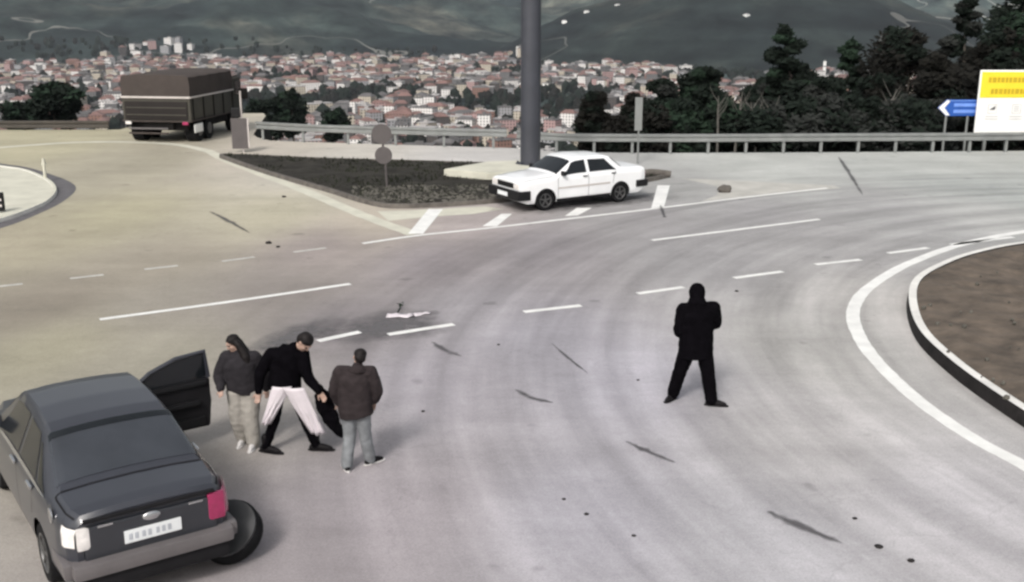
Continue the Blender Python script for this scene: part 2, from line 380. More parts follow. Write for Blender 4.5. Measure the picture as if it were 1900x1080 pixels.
for x in xs:
    e=edgeY(x); rows.append([bm.verts.new((x,-25+(e+25)*((j/NR)**.75),0)) for j in range(NR+1)])
for A,B in zip(rows,rows[1:]):
    for j in range(NR): bm.faces.new((A[j],B[j],B[j+1],A[j+1]))
for A,B in zip(rows,rows[1:]): # slab edge
    pass
bm.verts.index_update()
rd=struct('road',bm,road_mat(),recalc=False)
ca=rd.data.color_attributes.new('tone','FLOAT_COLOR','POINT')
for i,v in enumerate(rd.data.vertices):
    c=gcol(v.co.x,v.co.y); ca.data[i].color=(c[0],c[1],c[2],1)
bm=bmesh.new(); pv=None
for x in xs:
    e=edgeY(x); a=bm.verts.new((x,e,-.003)); b_=bm.verts.new((x,e+.4,-.5)); c_=bm.verts.new((x,e+3,-3))
    if pv: bm.faces.new((pv[0],a,b_,pv[1])); bm.faces.new((pv[1],b_,c_,pv[2]))
    pv=(a,b_,c_)
struct('road_verge',bm,'soil_dark')

# markings
rm=random.Random(3)
def line(name,pxs,wd,m='paint_white',z=.004,n=1,jit=.06):
    P=smoothline(W(pxs),10) if len(pxs)>2 else [at(*pxs[0]).lerp(at(*pxs[1]),t/12) for t in range(13)]
    bm=bmesh.new(); ribbon(bm,P,wd,z,jit,rm); return struct(name,bm,m)
for a,b in [((-25,534),(42,527)),((130,517),(192,510)),((268,500),(330,493)),((412,485),(472,477)),((545,468),(605,460))]:
    line('lane_dash',(a,b),.13,'paint_worn')
line('edge_line',((673,452),(776,437),(900,424),(1030,409),(1200,389),(1360,369),(1535,349)),.15)
line('lane_line',((185,593),(420,561),(650,527)),.15); line('lane_line',((1210,446),(1370,426),(1520,407)),.15)
for a,b in [((590,633),(668,616)),((720,621),(842,602)),((972,579),(1078,567)),((1183,545),(1268,533)),((1362,516),(1452,504)),((1513,491),(1597,482)),((1648,470),(1722,460)),((1765,454),(1880,440))]:
    line('lane_dash',(a,b),.16)
line('island_edge_line',((2150,1010),(2000,924),(1900,864),(1800,810),(1700,740),(1622,665),(1588,610),(1585,570),(1612,534),(1680,492),(1780,455),(1900,430),(2080,408)),.24)
# hatching in the gore and pale concrete pieces
for q in [((795,388),(822,388),(785,434),(757,434)),((930,397),(950,397),(922,420),(895,420)),((1070,386),(1098,386),(1072,400),(1048,401)),((1220,344),(1243,344),(1232,385),(1208,387))]:
    bm=bmesh.new(); sheet(bm,W(q),.004); struct('gore_hatch',bm,'paint_white')
bm=bmesh.new(); sheet(bm,W([(1262,331),(1400,337),(1545,344),(1560,349),(1365,367),(1300,374),(1332,362),(1330,345)]),.003); struct('pale_apron',bm,'concrete')
bm=bmesh.new(); ribbon(bm,smoothline(W([(-30,276),(150,264),(300,266),(380,279),(425,300),(560,352),(640,386),(700,410),(770,435)]),8),.42,.0035,.1,rm); struct('concrete_gutter',bm,'cream_concrete')
bm=bmesh.new(); sheet(bm,W([(700,392),(770,390),(900,383),(935,388),(880,397),(800,402),(720,410)]),.003); struct('pale_apron',bm,'cream_concrete')
# worn dark streaks and the damp stain
for i,(q,wd,mm) in enumerate([(((388,392),(420,408),(466,434)),.16,'stain_dark'),(((1160,818),(1195,835),(1255,860)),.10,'stain_mid'),(((1422,948),(1480,975),(1566,1010)),.13,'stain_mid'),
      (((800,634),(830,652),(858,662)),.13,'stain_mid'),(((1022,636),(1055,665),(1092,694)),.05,'stain_mid'),(((955,722),(985,738),(1028,748)),.11,'stain_mid'),(((1225,380),(1232,400),(1234,404)),.1,'stain_mid'),
      (((1555,290),(1575,320),(1602,364)),.14,'stain_mid')]):
    P=smoothline(W(q),6); L1=[];L2=[]
    for k,p in enumerate(P):
        t=(P[min(len(P)-1,k+1)]-P[max(0,k-1)]).normalized(); s=Vector((-t.y,t.x,0)); h=wd*.8*math.sin(math.pi*(k+.4)/(len(P)-.2))**.5*(1+rm.uniform(-.3,.3))
        L1.append(p+s*h); L2.append(p-s*h)
    bm=bmesh.new(); vs=[(bm.verts.new(a+Vector((0,0,.005))),bm.verts.new(p+Vector((0,0,.005))),bm.verts.new(b+Vector((0,0,.005)))) for a,p,b in zip(L1,P,L2)]
    for A,B in zip(vs,vs[1:]):
        bm.faces.new((A[0],A[1],B[1],B[0])); bm.faces.new((A[1],A[2],B[2],B[1]))
    o=struct('road_stain',bm,'soft_streak',recalc=False); at_=o.data.attributes.new('edge','FLOAT','POINT')
    for k in range(len(P)): at_.data[3*k+1].value=math.sin(math.pi*(k+.2)/(len(P)-.6))**.4 if 0<k<len(P)-1 else .2
# ------------------------------------------------------------------ islands
def island(name,out_px,kerbh,top_m,kw,kerb_m,top_kerb_m,base_px=True,closed=True,bump=.06,sub=7):
    P=smoothline(W(out_px),sub,closed=True); n=len(P)
    area=sum(P[i].x*P[(i+1)%n].y-P[(i+1)%n].x*P[i].y for i in range(n)); sg=1 if area>0 else -1
    def off(k):
        o=[]
        for i,p in enumerate(P):
            t=(P[(i+1)%n]-P[i-1]).normalized(); o.append(p+Vector((-t.y,t.x,0))*k*sg)
        return o
    I=off(kw); bm=bmesh.new()
    A=[bm.verts.new((p.x,p.y,0.001)) for p in P]; B=[bm.verts.new((p.x,p.y,kerbh)) for p in off(.02)]; D=[bm.verts.new((p.x,p.y,kerbh)) for p in I]; E=[bm.verts.new((p.x,p.y,kerbh-.1)) for p in I]
    for i in range(n):
        j=(i+1)%n
        bm.faces.new((A[i],A[j],B[j],B[i])).material_index=0; bm.faces.new((B[i],B[j],D[j],D[i])).material_index=1; bm.faces.new((D[i],D[j],E[j],E[i])).material_index=0
    struct(name+'_kerb',bm,[kerb_m,top_kerb_m])
    # soil as a bumpy fill
    bm=bmesh.new(); f=bm.faces.new([bm.verts.new((p.x,p.y,kerbh-.03)) for p in I]); bmesh.ops.triangulate(bm,faces=[f])
    for _ in range(5):
        es=[e for e in bm.edges if e.calc_length()>.35]
        if es: bmesh.ops.subdivide_edges(bm,edges=es,cuts=1,use_grid_fill=False); bmesh.ops.triangulate(bm,faces=bm.faces)
    for v in bm.verts:
        if not v.is_boundary: v.co.z+=bump*(.6+fbm(v.co.x,v.co.y,4,1.7))
    struct(name,bm,top_m,smooth=80)
    return P,I
ISL=[(1692,536),(1682,575),(1700,632),(1760,693),(1850,760),(1960,830),(2150,930),(2500,900),(2400,520),(2100,452),(1905,464),(1800,484),(1735,508)]
island('soil_island',ISL,.22,'soil_brown',.16,'kerb_dark','kerb_white')
MID=[(408,291),(470,292),(600,298),(780,303),(960,309),(1100,316),(1225,323),(1236,331),(1150,347),(1000,368),(900,379),(760,387),(690,382),(600,355),(500,326),(430,302)]
MP,MI=island('grass_island',MID,.12,'soil_dark',.14,'kerb_grey','kerb_grey',bump=.05,sub=4)
LFT=[(-120,300),(20,306),(90,322),(140,345),(120,372),(60,402),(0,424),(-160,470)]
bm=bmesh.new(); sheet(bm,smoothline(W(LFT),6,closed=True),.002); struct('dark_gutter',bm,'stain_dark')
LF2=[(-120,310),(20,314),(78,330),(106,352),(92,376),(45,398),(0,413),(-160,455)]
island('pale_island',LF2,.10,'cream_concrete',.12,'kerb_white','cream_concrete',bump=.01,sub=4)

def inside(P,x,y):
    c=False; n=len(P)
    for i in range(n):
        a,b=P[i],P[(i+1)%n]
        if (a.y>y)!=(b.y>y) and x<(b.x-a.x)*(y-a.y)/(b.y-a.y)+a.x: c=not c
    return c
# grass on the middle island
rg=random.Random(5); bm=bmesh.new()
for _ in range(14000):
    x=rg.uniform(-12,5); y=rg.uniform(27,42)
    if not inside(MI,x,y): continue
    s=rg.uniform(.04,.13); a=rg.uniform(0,6.3); p=Vector((x,y,.09)); d=Vector((math.cos(a),math.sin(a),0))*s*.35; t=Vector((rg.uniform(-.5,.5)*s,rg.uniform(-.5,.5)*s,s))
    if noise.noise(Vector((x*.5,y*.5,0)))<-.25: continue
    bm.faces.new((bm.verts.new(p-d),bm.verts.new(p+d),bm.verts.new(p+t)))
tag(obj('grass',bm,'grass',recalc=False),'short dark grass on the triangular island behind the white car','grass',kind='stuff')
bm=bmesh.new()
for _ in range(800):
    px=rg.uniform(655,925); py=rg.uniform(352,384)-abs(px-760)*.02; p=at(px,py)
    if not inside(MI,p.x,p.y): continue
    s=rg.uniform(.02,.08); n_=bmesh.new(); bmesh.ops.create_icosphere(n_,subdivisions=1,radius=s)
    for v in n_.verts: v.co*=rg.uniform(.75,1.2)
    merge(bm,n_,Matrix.Translation((p.x,p.y,.12))@Matrix.Diagonal((1,1,.6,1)))
tag(obj('rubble',bm,'stone'),'pale rubble stones along the front kerb of the grass island','rubble',kind='stuff')
bm=bmesh.new()
ip=smoothline(W(ISL),4,closed=True)
for _ in range(90):
    px=rg.uniform(1700,2000); py=rg.uniform(460,860); p=at(px,py,.2)
    if not inside(ip,p.x,p.y): continue
    s=rg.uniform(.012,.05); n_=bmesh.new(); bmesh.ops.create_icosphere(n_,subdivisions=1,radius=s)
    for v in n_.verts: v.co*=rg.uniform(.7,1.25)
    merge(bm,n_,Matrix.Translation((p.x,p.y,.24)))
tag(obj('clods',bm,'stone'),'scattered small clods and stones on the brown soil island','stones',kind='stuff')
# pale slab round the mast foot
bm=bmesh.new(); P=W([(823,333),(905,318),(1010,314),(1080,322),(1010,338),(905,341)],.0)
prism(bm,[(p.x,p.y) for p in P],.10,.34); bmesh.ops.bevel(bm,geom=[e for e in bm.edges],offset=.03,segments=2,affect='EDGES')
tag(obj('concrete_plinth',bm,'cream_concrete'),'low pale concrete slab at the mast foot, left of the white car','concrete slab')
# tall mast
mp=at(984,322); t=empty('tall_mast',(mp.x,mp.y,.3),label='thick dark grey lighting mast rising out of the picture behind the white car',cat='mast')
bm=bmesh.new(); tube(bm,[(0,0,0),(0,0,6),(0,0,12),(0,0,18)],[.335,.32,.30,.26],16); obj('shaft',bm,'pole_paint',t,smooth=30)
bm=bmesh.new(); tube(bm,[(0,0,.0),(0,0,.05)],[.5,.5],20); 
for k in range(8): tube(bm,[(.42*math.cos(k*.785),.42*math.sin(k*.785),.05),(.42*math.cos(k*.785),.42*math.sin(k*.785),.13)],[.03,.03],6)
obj('base_flange',bm,'pole_paint',t)
bm=bmesh.new(); box(bm,(0,0,18.2),(3.2,.3,.25),bev=.05); 
for k in (-1.4,-.5,.5,1.4): box(bm,(k,-.2,18.4),(.5,.35,.3),bev=.05)
obj('lamp_head',bm,'pole_paint',t)

# ------------------------------------------------------------------ guard rails
def guardrail(path,label,m,h=.75,beam=.30,step=2.,pw=.1,solid=False):
    P=smoothline([Vector((x,y,0)) for x,y in path],8); t=empty('guardrail',P[0],label=label,cat='guardrail',group='guardrails along the road edge'); o=P[0]
    bm=bmesh.new(); prof=[(0,h),(-.05,h-.02),(-.05,h-beam*.33),(-.0,h-beam*.45),(-.0,h-beam*.55),(-.05,h-beam*.67),(-.05,h-beam+.02),(0,h-beam),(.02,h-beam),(.02,h)]
    rings=[]
    for i,p in enumerate(P):
        d=(P[min(len(P)-1,i+1)]-P[max(0,i-1)]).normalized(); s=Vector((-d.y,d.x,0))
        rings.append([bm.verts.new(p-o+s*a+Vector((0,0,z))) for a,z in prof])
    for A,B in zip(rings,rings[1:]):
        for k in range(len(prof)): bm.faces.new((A[k],A[(k+1)%len(prof)],B[(k+1)%len(prof)],B[k]))
    bm.faces.new(rings[0]); bm.faces.new(rings[-1][::-1])
    obj('beam',bm,m,t)
    acc=0; nxt=.3; pm=None
    for a,b in zip(P,P[1:]):
        L=(b-a).length
        while nxt<=acc+L:
            q=a.lerp(b,(nxt-acc)/L)-o
            if pm is None:
                bm=bmesh.new(); box(bm,(0,.08,h/2-.1),(pw,.12,h+.15),bev=.01); pm=obj('post',bm,m,t); pm.location=q
            else:
                c=pm.copy(); C.objects.link(c); c.location=q
            nxt+=step
        acc+=L
    return t
guardrail([(-44,46.8),(-30,48.0),(-24,48.3),(-18,48.4)],'low dark brown guardrail left of the tarpaulin truck','steel_dark',h=.42,beam=.34)
guardrail([(-10.6,44.9),(-7.8,43.7),(-3.5,42.7),(-.2,42.0)],'grey guardrail behind the grass island, between truck and mast','steel',step=2.)
guardrail([(.2,41.7),(2,40.75),(6,40.5),(12,40.7),(19.7,41.1),(26,42.2)],'light grey guardrail in front of the dark trees, right of the mast','steel',step=1.43)

# ------------------------------------------------------------------ roadside signs
def disc(bm,c,r,th,seg=28,axis='Y'):
    n=bmesh.new(); bmesh.ops.create_cone(n,cap_ends=True,segments=seg,radius1=r,radius2=r,depth=th)
    merge(bm,n,Matrix.Translation(c)@(Matrix.Rotation(math.pi/2,4,'X') if axis=='Y' else Matrix.Identity(4)))
p=at(717,354); t=empty('double_round_sign',(p.x,p.y,.1),label='grey post with two round sign plates seen from behind on the grass island',cat='road sign')
bm=bmesh.new(); tube(bm,[(0.02,0,0),(0,0,.8),(-.05,0,1.0)],[.035,.035,.035],8); tube(bm,[(-.05,0,.9),(-.08,0,1.75)],[.035,.035],8); obj('post',bm,'sign_grey',t)
bm=bmesh.new(); disc(bm,(-.09,-.05,1.62),.30,.02); obj('upper_plate',bm,'sign_grey',t)
bm=bmesh.new(); disc(bm,(-.05,-.05,.98),.26,.02); obj('lower_plate',bm,'sign_grey',t)
p=at(447,283); t=empty('panel_sign',(p.x,p.y,0),label='narrow grey warning panel on a post beside the truck',cat='road sign')
bm=bmesh.new(); tube(bm,[(.1,.05,0),(.1,.05,2.3)],[.04,.035],8); obj('post',bm,'rail_light',t)
bm=bmesh.new(); box(bm,(0,0,.72),(.62,.04,1.15),bev=.015); obj('panel',bm,'sign_grey',t)
bm=bmesh.new(); box(bm,(.33,-.005,.75),(.05,.045,1.1)); obj('reflective_edge',bm,'rail_light',t)
bm=bmesh.new(); box(bm,(-.1,0,1.5),(.34,.12,.36),bev=.03); obj('lamp_box',bm,'black_plastic',t)
p=at(1183,304); t=empty('slim_panel_post',(p.x,p.y,0),label='thin grey post with a narrow upright panel behind the white car',cat='road sign')
bm=bmesh.new(); tube(bm,[(0,0,0),(0,0,2.3)],[.035,.03],8); obj('post',bm,'steel',t)
bm=bmesh.new(); box(bm,(-.02,-.04,1.75),(.26,.03,1.15),bev=.01); obj('panel',bm,'steel',t)
bm=bmesh.new(); p=at(84,330,.1); tube(bm,[(0,0,0),(0,0,.62)],[.05,.045],10); box(bm,(0,0,.45),(.11,.11,.1),bev=.01)
o=obj('marker_post',bm,'cream_concrete'); o.location=p; tag(o,'short pale marker post on the rounded end of the cream island','marker post')
p=at(0,392,.1); t=empty('low_marker',(p.x,p.y,.1),label='low black marker block at the left edge on the cream island',cat='marker')
bm=bmesh.new(); box(bm,(0,0,.26),(.26,.12,.5),bev=.02); obj('block',bm,'black_plastic',t)
bm=bmesh.new(); box(bm,(0,-.063,.32),(.2,.01,.06)); box(bm,(0,-.063,.16),(.2,.01,.06)); obj('stripe',bm,'rail_light',t)
# blue arrow sign
Y=43.2
a=atY(1740,201,Y); b=atY(1818,215,Y); c=atY(1818,185,Y)
t=empty('blue_arrow_sign',(b.x,Y,b.z-1.6),label='blue direction sign with a white left-pointing tip on two posts behind the guardrail',cat='direction sign')
o=t.location.copy(); x0=a.x-o.x; xr=b.x-o.x; z0=b.z-o.z; z1=c.z-o.z; zm=(z0+z1)/2; tip=.34
def polyY(bm,pts,y0,y1):
    A=[bm.verts.new((x,y0,z)) for x,z in pts]; B=[bm.verts.new((x,y1,z)) for x,z in pts]; n=len(pts)
    bm.faces.new(A); bm.faces.new(B[::-1])
    for i in range(n): bm.faces.new((A[i],B[i],B[(i+1)%n],A[(i+1)%n]))
bm=bmesh.new(); polyY(bm,[(x0+tip,z0),(xr,z0),(xr,z1),(x0+tip,z1),(x0,zm)],0,.03); obj('panel',bm,'sign_blue',t)
bm=bmesh.new(); polyY(bm,[(x0+.03,zm),(x0+tip,z0+.02),(x0+tip+.16,z0+.02),(x0+.26,zm),(x0+tip+.16,z1-.02),(x0+tip,z1-.02)],-.012,-.003); obj('white_tip',bm,'sign_white',t)
bm=bmesh.new()
for zz in (zm+.11,zm-.14): box(bm,((x0+tip+xr)/2+.12,-.008,zz),(1.02,.008,.13))
box(bm,((x0+tip+xr)/2,-.008,z1-.04),(1.2,.008,.03)); obj('faint_writing',bm,'sign_blue_text',t)
for px in (1755,1795):
    q=atY(px,230,Y); bm=bmesh.new(); tube(bm,[(q.x-o.x,.06,-1.5),(q.x-o.x,.06,z0+.5)],[.05,.05],8); obj('post',bm,'steel',t)
# large white and yellow board
Y=42.9; tl=atY(1820,130,Y); bl=atY(1820,246,Y); Wd=3.3; Hh=tl.z-bl.z
t=empty('information_board',(tl.x,Y,bl.z-1.5),label='large white roadside board with a yellow header at the right edge',cat='information board'); hz0=1.5
def bx(cx,cz,sx,sz,y,m,name,par=t,th=.008):
    bm=bmesh.new(); box(bm,(cx,y,hz0+cz),(sx,th,sz)); return obj(name,bm,m,par)
bx(Wd/2,Hh/2,Wd,Hh,.03,'sign_white','panel',th=.05)
yh=atY(1820,182,Y).z-bl.z
bx(Wd/2,(Hh+yh)/2-.03,Wd-.14,Hh-yh-.08,-.002,'sign_yellow','yellow_header')
r2=random.Random(8)
for zc,x0_,x1_ in ((Hh-.38,.35,3.0),(yh+.26,.48,2.5)):
    x=x0_; bm=bmesh.new()
    while x<x1_:
        wl=r2.uniform(.10,.16); box(bm,(x+wl/2,-.012,hz0+zc),(wl,.006,.2)); x+=wl+.035
    obj('header_writing',bm,'sign_amber',t)
for k in range(2):
    cx=.62+k*.95; bm=bmesh.new()
    for (dx,dz,sx,sz) in ((0,.17,.34,.02),(0,-.17,.34,.02),(-.17,0,.02,.36),(.17,0,.02,.36)): box(bm,(cx+dx,-.006,hz0+yh-.42+dz),(sx,.006,sz))
    obj('icon_frame',bm,'sign_faint',t)
    bm=bmesh.new(); 
    if k==0: polyY(bm,[(cx-.12,hz0+yh-.46),(cx+.1,hz0+yh-.46),(cx+.12,hz0+yh-.30),(cx+.02,hz0+yh-.36)],-.009,-.004)
    else:
        for z in (.08,0,-.08): box(bm,(cx,-.006,hz0+yh-.42+z),(.2,.006,.03))
    obj('icon',bm,'sign_ink' if k==0 else 'sign_faint',t)
for cx in (.62,1.57,2.5):
    bm=bmesh.new()
    for z in (.72,.82): box(bm,(cx,-.006,hz0+yh-z),(.5,.006,.03))
    obj('small_writing',bm,'sign_faint',t)
for x in (.5,2.8): bm=bmesh.new(); box(bm,(x,.12,hz0/2+.4),(.1,.1,hz0+1.6)); obj('post',bm,'steel',t)

# ------------------------------------------------------------------ cars (lofted bodies)
def interp(tab,x):
    if x<=tab[0][0]: return tab[0][1]
    for a,b in zip(tab,tab[1:]):
        if x<=b[0]: return a[1]+(b[1]-a[1])*(x-a[0])/(b[0]-a[0])
    return tab[-1][1]
class Body:
    """surface of a car body: x forward, s runs 0 (sill) .. 8 (centre line of roof)"""
    def __init__(s,low,wid,belt,top,wtop): s.t=(low,wid,belt,top,wtop)
    def sec(s,x):
        zl,w,zb,zt,wt=[interp(t,x) for t in s.t]
        zb=min(zb,zt-.025)
        return [(w*.95,zl),(w*.99,zl+.10),(w,zl+.55*(zb-zl)),(w*.99,zb-.07),(w*.955,zb),(wt,max(zt-.05,zb+.012)),(wt*.93,zt-.008),(wt*.5,zt+.015),(0,zt+.022)]
    def P(s,x,u,side=1,off=0.):
        def raw(x,u):
            k=s.sec(x); i=min(7,int(u)); f=u-i; a,b=k[i],k[i+1]; return Vector((x,(a[0]+(b[0]-a[0])*f),a[1]+(b[1]-a[1])*f))
        p=raw(x,u)
        if off:
            dx=raw(x+.01,u)-raw(x-.01,u); u0=max(0,u-.02); u1=min(8,u+.02); du=raw(x,u1)-raw(x,u0); n=dx.cross(du).normalized(); p=p-n*off if n.y<0 or (abs(n.y)<.05 and n.z<0) else p+n*off
        p.y*=side; return p
    def mesh(s,xs):
        bm=bmesh.new(); rows=[]
        for x in xs:
            k=s.sec(x); kk=[]
            for a,b,n_ in zip(k,k[1:],(3,4,4,1,1,1,1,1)):
                for q in range(n_): kk.append((a[0]+(b[0]-a[0])*q/n_,a[1]+(b[1]-a[1])*q/n_))
            kk.append(k[-1]); row=[bm.verts.new((x,y,z)) for y,z in kk]+[bm.verts.new((x,-y,z)) for y,z in kk[-2::-1]]; rows.append(row)
        for A,B in zip(rows,rows[1:]):
            for i in range(len(A)-1): bm.faces.new((A[i],A[i+1],B[i+1],B[i]))
            bm.faces.new((A[-1],A[0],B[0],B[-1]))
        bm.faces.new(rows[0]); bm.faces.new(rows[-1][::-1])
        return bm
    def panel(s,bm,quad,side=1,off=.004,nx=6,nu=3):
        """quad: 4 (x,u) corners"""
        g=[]
        for i in range(nx+1):
            r=[]
            for j in range(nu+1):
                a=i/nx; b=j/nu; q=[quad[k] for k in range(4)]
                x=(q[0][0]*(1-a)+q[1][0]*a)*(1-b)+(q[3][0]*(1-a)+q[2][0]*a)*b
                u=(q[0][1]*(1-a)+q[1][1]*a)*(1-b)+(q[3][1]*(1-a)+q[2][1]*a)*b
                r.append(bm.verts.new(s.P(x,u,side,off)))
            g.append(r)
        for i in range(nx):
            for j in range(nu): bm.faces.new((g[i][j],g[i+1][j],g[i+1][j+1],g[i][j+1]))
    def across(s,bm,x0a,x1a,u0,off=.004,n=8,x0b=None,x1b=None):
        """panel spanning the width (windscreen): x0 lower edge x, x1 upper edge x"""
        for side in (1,-1): s.panel(bm,[(x0a,u0),(x1a,u0),(x1a,8),(x0a,8)],side,off,6,n)
def boolean_cut(o,cutters):
    for c in cutters:
        md=o.modifiers.new('b','BOOLEAN'); md.operation='DIFFERENCE'; md.solver='EXACT'; md.object=c
    bpy.context.view_layer.update(); dg=bpy.context.evaluated_depsgraph_get(); me=bpy.data.meshes.new_from_object(o.evaluated_get(dg))
    o.modifiers.clear(); old=o.data; o.data=me; bpy.data.meshes.remove(old)
    for c in cutters: bpy.data.objects.remove(c)
def wheel(par,x,y,r,wd,side,hub='rim_metal',spokes=5):
    bm=bmesh.new(); prof=[(r*.66,-wd/2),(r*.93,-wd/2),(r,-wd*.36),(r,wd*.36),(r*.93,wd/2),(r*.66,wd/2)]
    n=28; rings=[[bm.verts.new((a*math.cos(2*math.pi*k/n),b,a*math.sin(2*math.pi*k/n))) for a,b in prof] for k in range(n)]
    for k in range(n):
        A,B=rings[k],rings[(k+1)%n]
        for i in range(len(prof)): bm.faces.new((A[i],A[(i+1)%6],B[(i+1)%6],B[i]))
    t=obj('wheel',bm,'rubber',par,smooth=40); t.location=(x,y,r)
    bm=bmesh.new(); disc(bm,(0,side*wd*.28,0),r*.67,wd*.2); 
    rim=obj('rim',bm,'car_inner',t)
    bm=bmesh.new()
    for k in range(spokes):
        a=2*math.pi*k/spokes; box(bm,(0,0,0),(r*.12,.02,r*.62),mtx=Matrix.Translation((math.sin(a)*r*.33,side*wd*.42,math.cos(a)*r*.33))@Matrix.Rotation(a,4,'Y'))
    disc(bm,(0,side*wd*.42,0),r*.14,.03); tube(bm,[(math.cos(2*math.pi*k/24)*r*.63,side*wd*.42,math.sin(2*math.pi*k/24)*r*.63) for k in range(25)],[.018]*25,6)
    obj('spokes',bm,hub,t,smooth=40)
    return t
def cyl_y(x,z,r,y0,y1):
    n=bmesh.new(); bmesh.ops.create_cone(n,cap_ends=True,segments=32,radius1=r,radius2=r,depth=abs(y1-y0)); bm=bmesh.new(); merge(bm,n,Matrix.Translation((x,(y0+y1)/2,z))@Matrix.Rotation(math.pi/2,4,'X')); return bm
def seam(B,bm,pts,side,w=.006,off=.0035):
    """dark gap line on the body along (x,u) points"""
    L=[]
    for i,(x,u) in enumerate(pts):
        a=pts[max(0,i-1)]; b=pts[min(len(pts)-1,i+1)]
        P0=B.P(x,u,side,off); ta=(B.P(*b,side)-B.P(*a,side)).normalized(); nr=(B.P(x,u,side,off+.01)-P0).normalized(); s=ta.cross(nr)
        L.append((bm.verts.new(P0+s*w),bm.verts.new(P0-s*w)))
    for A,C_ in zip(L,L[1:]): bm.faces.new((A[0],A[1],C_[1],C_[0]))
def lerpl(a,b,n=8): return [(a[0]+(b[0]-a[0])*i/n,a[1]+(b[1]-a[1])*i/n) for i in range(n+1)]
def frange(a,b,n): return [a+(b-a)*i/n for i in range(n+1)]
def cut_arches(body,axles,r,w,liner=None):
    bm=bmesh.new(); bm.from_mesh(body.data); ra=r*1.15; zc=r*.98
    for ax in axles:
        bad=[f for f in bm.faces if (lambda c:math.hypot(c.x-ax,c.z-zc)<ra and abs(c.y)>w-.35)(f.calc_center_median()) or (abs(f.calc_center_median().x-ax)<ra and abs(f.normal.z)>.7 and f.calc_center_median().z<.4)]
        bmesh.ops.delete(bm,geom=bad,context='FACES')
        for v in bm.verts:
            if v.is_boundary and abs(v.co.y)>.3:
                d=math.hypot(v.co.x-ax,v.co.z-zc)
                if d<ra*1.25 and v.co.z>zc-.02:
                    k=ra/max(d,.01); v.co.x=ax+(v.co.x-ax)*k; v.co.z=zc+(v.co.z-zc)*k
    bm.to_mesh(body.data); bm.free()
    if liner:
        for ax in axles:
            for sd in (1,-1):
                bm=bmesh.new(); n=18; A=[];B_=[]
                for i in range(n+1):
                    a=-.25+(math.pi+.5)*i/n; x=ax+ra*1.004*math.cos(a); z=zc+ra*1.004*math.sin(a)
                    A.append(bm.verts.new((x,sd*(w-.03),z))); B_.append(bm.verts.new((x,sd*(w-.36),z)))
                for i in range(n): bm.faces.new((A[i],A[i+1],B_[i+1],B_[i]))
                bm.faces.new(B_)
                obj('wheel_arch',bm,'car_inner',liner)

# ---- the white saloon (boxy three-box shape)
fw=at(1003,391); rw=at(1155,374); Lb=(fw-rw); ang=math.atan2(Lb.y,Lb.x)
WB=2.50; scl=1.0
t=empty('white_saloon',(0,0,0),rz=ang,label='old boxy white saloon car standing by the foot of the tall mast',cat='car')
w2=.80
mid=(fw+rw)/2; lefty=Vector((-math.sin(ang),math.cos(ang),0))  # car's left
t.location=mid-lefty*(w2-.09)+Vector((math.cos(ang),math.sin(ang),0))*(.02)
# rear axle -1.25, front axle 1.25, rear end -2.13, nose 2.02
B=Body(low=[(-2.15,.34),(-1.9,.24),(1.8,.22),(2.05,.30)],
 wid=[(-2.15,.74),(-2.0,.79),(-1,.815),(1.0,.815),(1.85,.79),(2.05,.75)],
 belt=[(-2.15,.90),(-1.5,.93),(0,.91),(.9,.90),(1.6,.85),(2.05,.80)],
 top=[(-2.15,.93),(-2.10,.965),(-1.46,.985),(-1.40,1.0),(-.95,1.33),(-.80,1.36),(-.1,1.385),(.22,1.36),(.34,1.325),(.92,.96),(1.0,.945),(1.6,.90),(1.98,.85),(2.05,.80)],
 wtop=[(-2.15,.70),(-1.46,.72),(-1.3,.66),(-.8,.60),(.2,.60),(.9,.70),(1.0,.74),(2.05,.70)])
xs_=sorted(set([round(v,3) for v in frange(-2.15,2.05,100)]+[-1.46,-1.4,-.95,.34,.92,-.8,1.0]))
body=obj('body',B.mesh(xs_),'car_white',t); cut_arches(body,(1.25,-1.25),.29,.80,t)
for p in body.data.polygons: p.use_smooth=True
body.data.set_sharp_from_angle(angle=R(28))
bm=bmesh.new(); box(bm,(0,0,.38),(3.9,1.36,.28)); obj('underbody',bm,'car_inner',t)
for ax in (1.25,-1.25):
    for sd in (1,-1): wheel(t,ax,sd*(.80-.10),.285,.17,sd)
for sd in (1,-1):
    for q in ([( .70,4.10),(-.10,4.10),(-.10,4.90),(.36,4.90)],[(-.20,4.10),(-1.12,4.10),(-.78,4.90),(-.20,4.90)]):
        bm=bmesh.new(); B.panel(bm,q,sd,.006); obj('side_window',bm,'glass_dark',t,smooth=40)
    x_=-.15
    for sq in ([(x_,.4),(x_,1),(x_,2),(x_,3),(x_,4)],[(.86,.4),(.86,1),(.86,2),(.86,3),(.80,4)],[(-.98,1.9),(-1.02,3),(-1.1,4)]):
        bm=bmesh.new(); seam(B,bm,sq,sd); obj('door_gap',bm,'car_inner',t)
    bm=bmesh.new(); B.panel(bm,[(-.88,1.9),(.88,1.9),(.88,2.08),(-.88,2.08)],sd,.010,30,1); obj('side_moulding',bm,'rail_light',t)
    bm=bmesh.new(); B.panel(bm,[(-.9,.0),(.9,.0),(.9,.8),(-.9,.8)],sd,.008,12,1); obj('sill',bm,'black_plastic',t)
    for hx in (-.03,-1.0):
        bm=bmesh.new(); p=B.P(hx,3.2,sd,.015); box(bm,p,(.14,.03,.03),bev=.008); obj('door_handle',bm,'black_plastic',t)
    bm=bmesh.new(); p=B.P(.70,4.2,sd,.10); box(bm,p,(.09,.17,.12),bev=.025); obj('wing_mirror',bm,'black_plastic',t)
bm=bmesh.new(); B.across(bm,.87,.38,5.15,.006); obj('windscreen',bm,'glass_dark',t,smooth=40)
bm=bmesh.new(); B.across(bm,-1.34,-.98,5.15,.006); obj('rear_window',bm,'glass_dark',t,smooth=40)
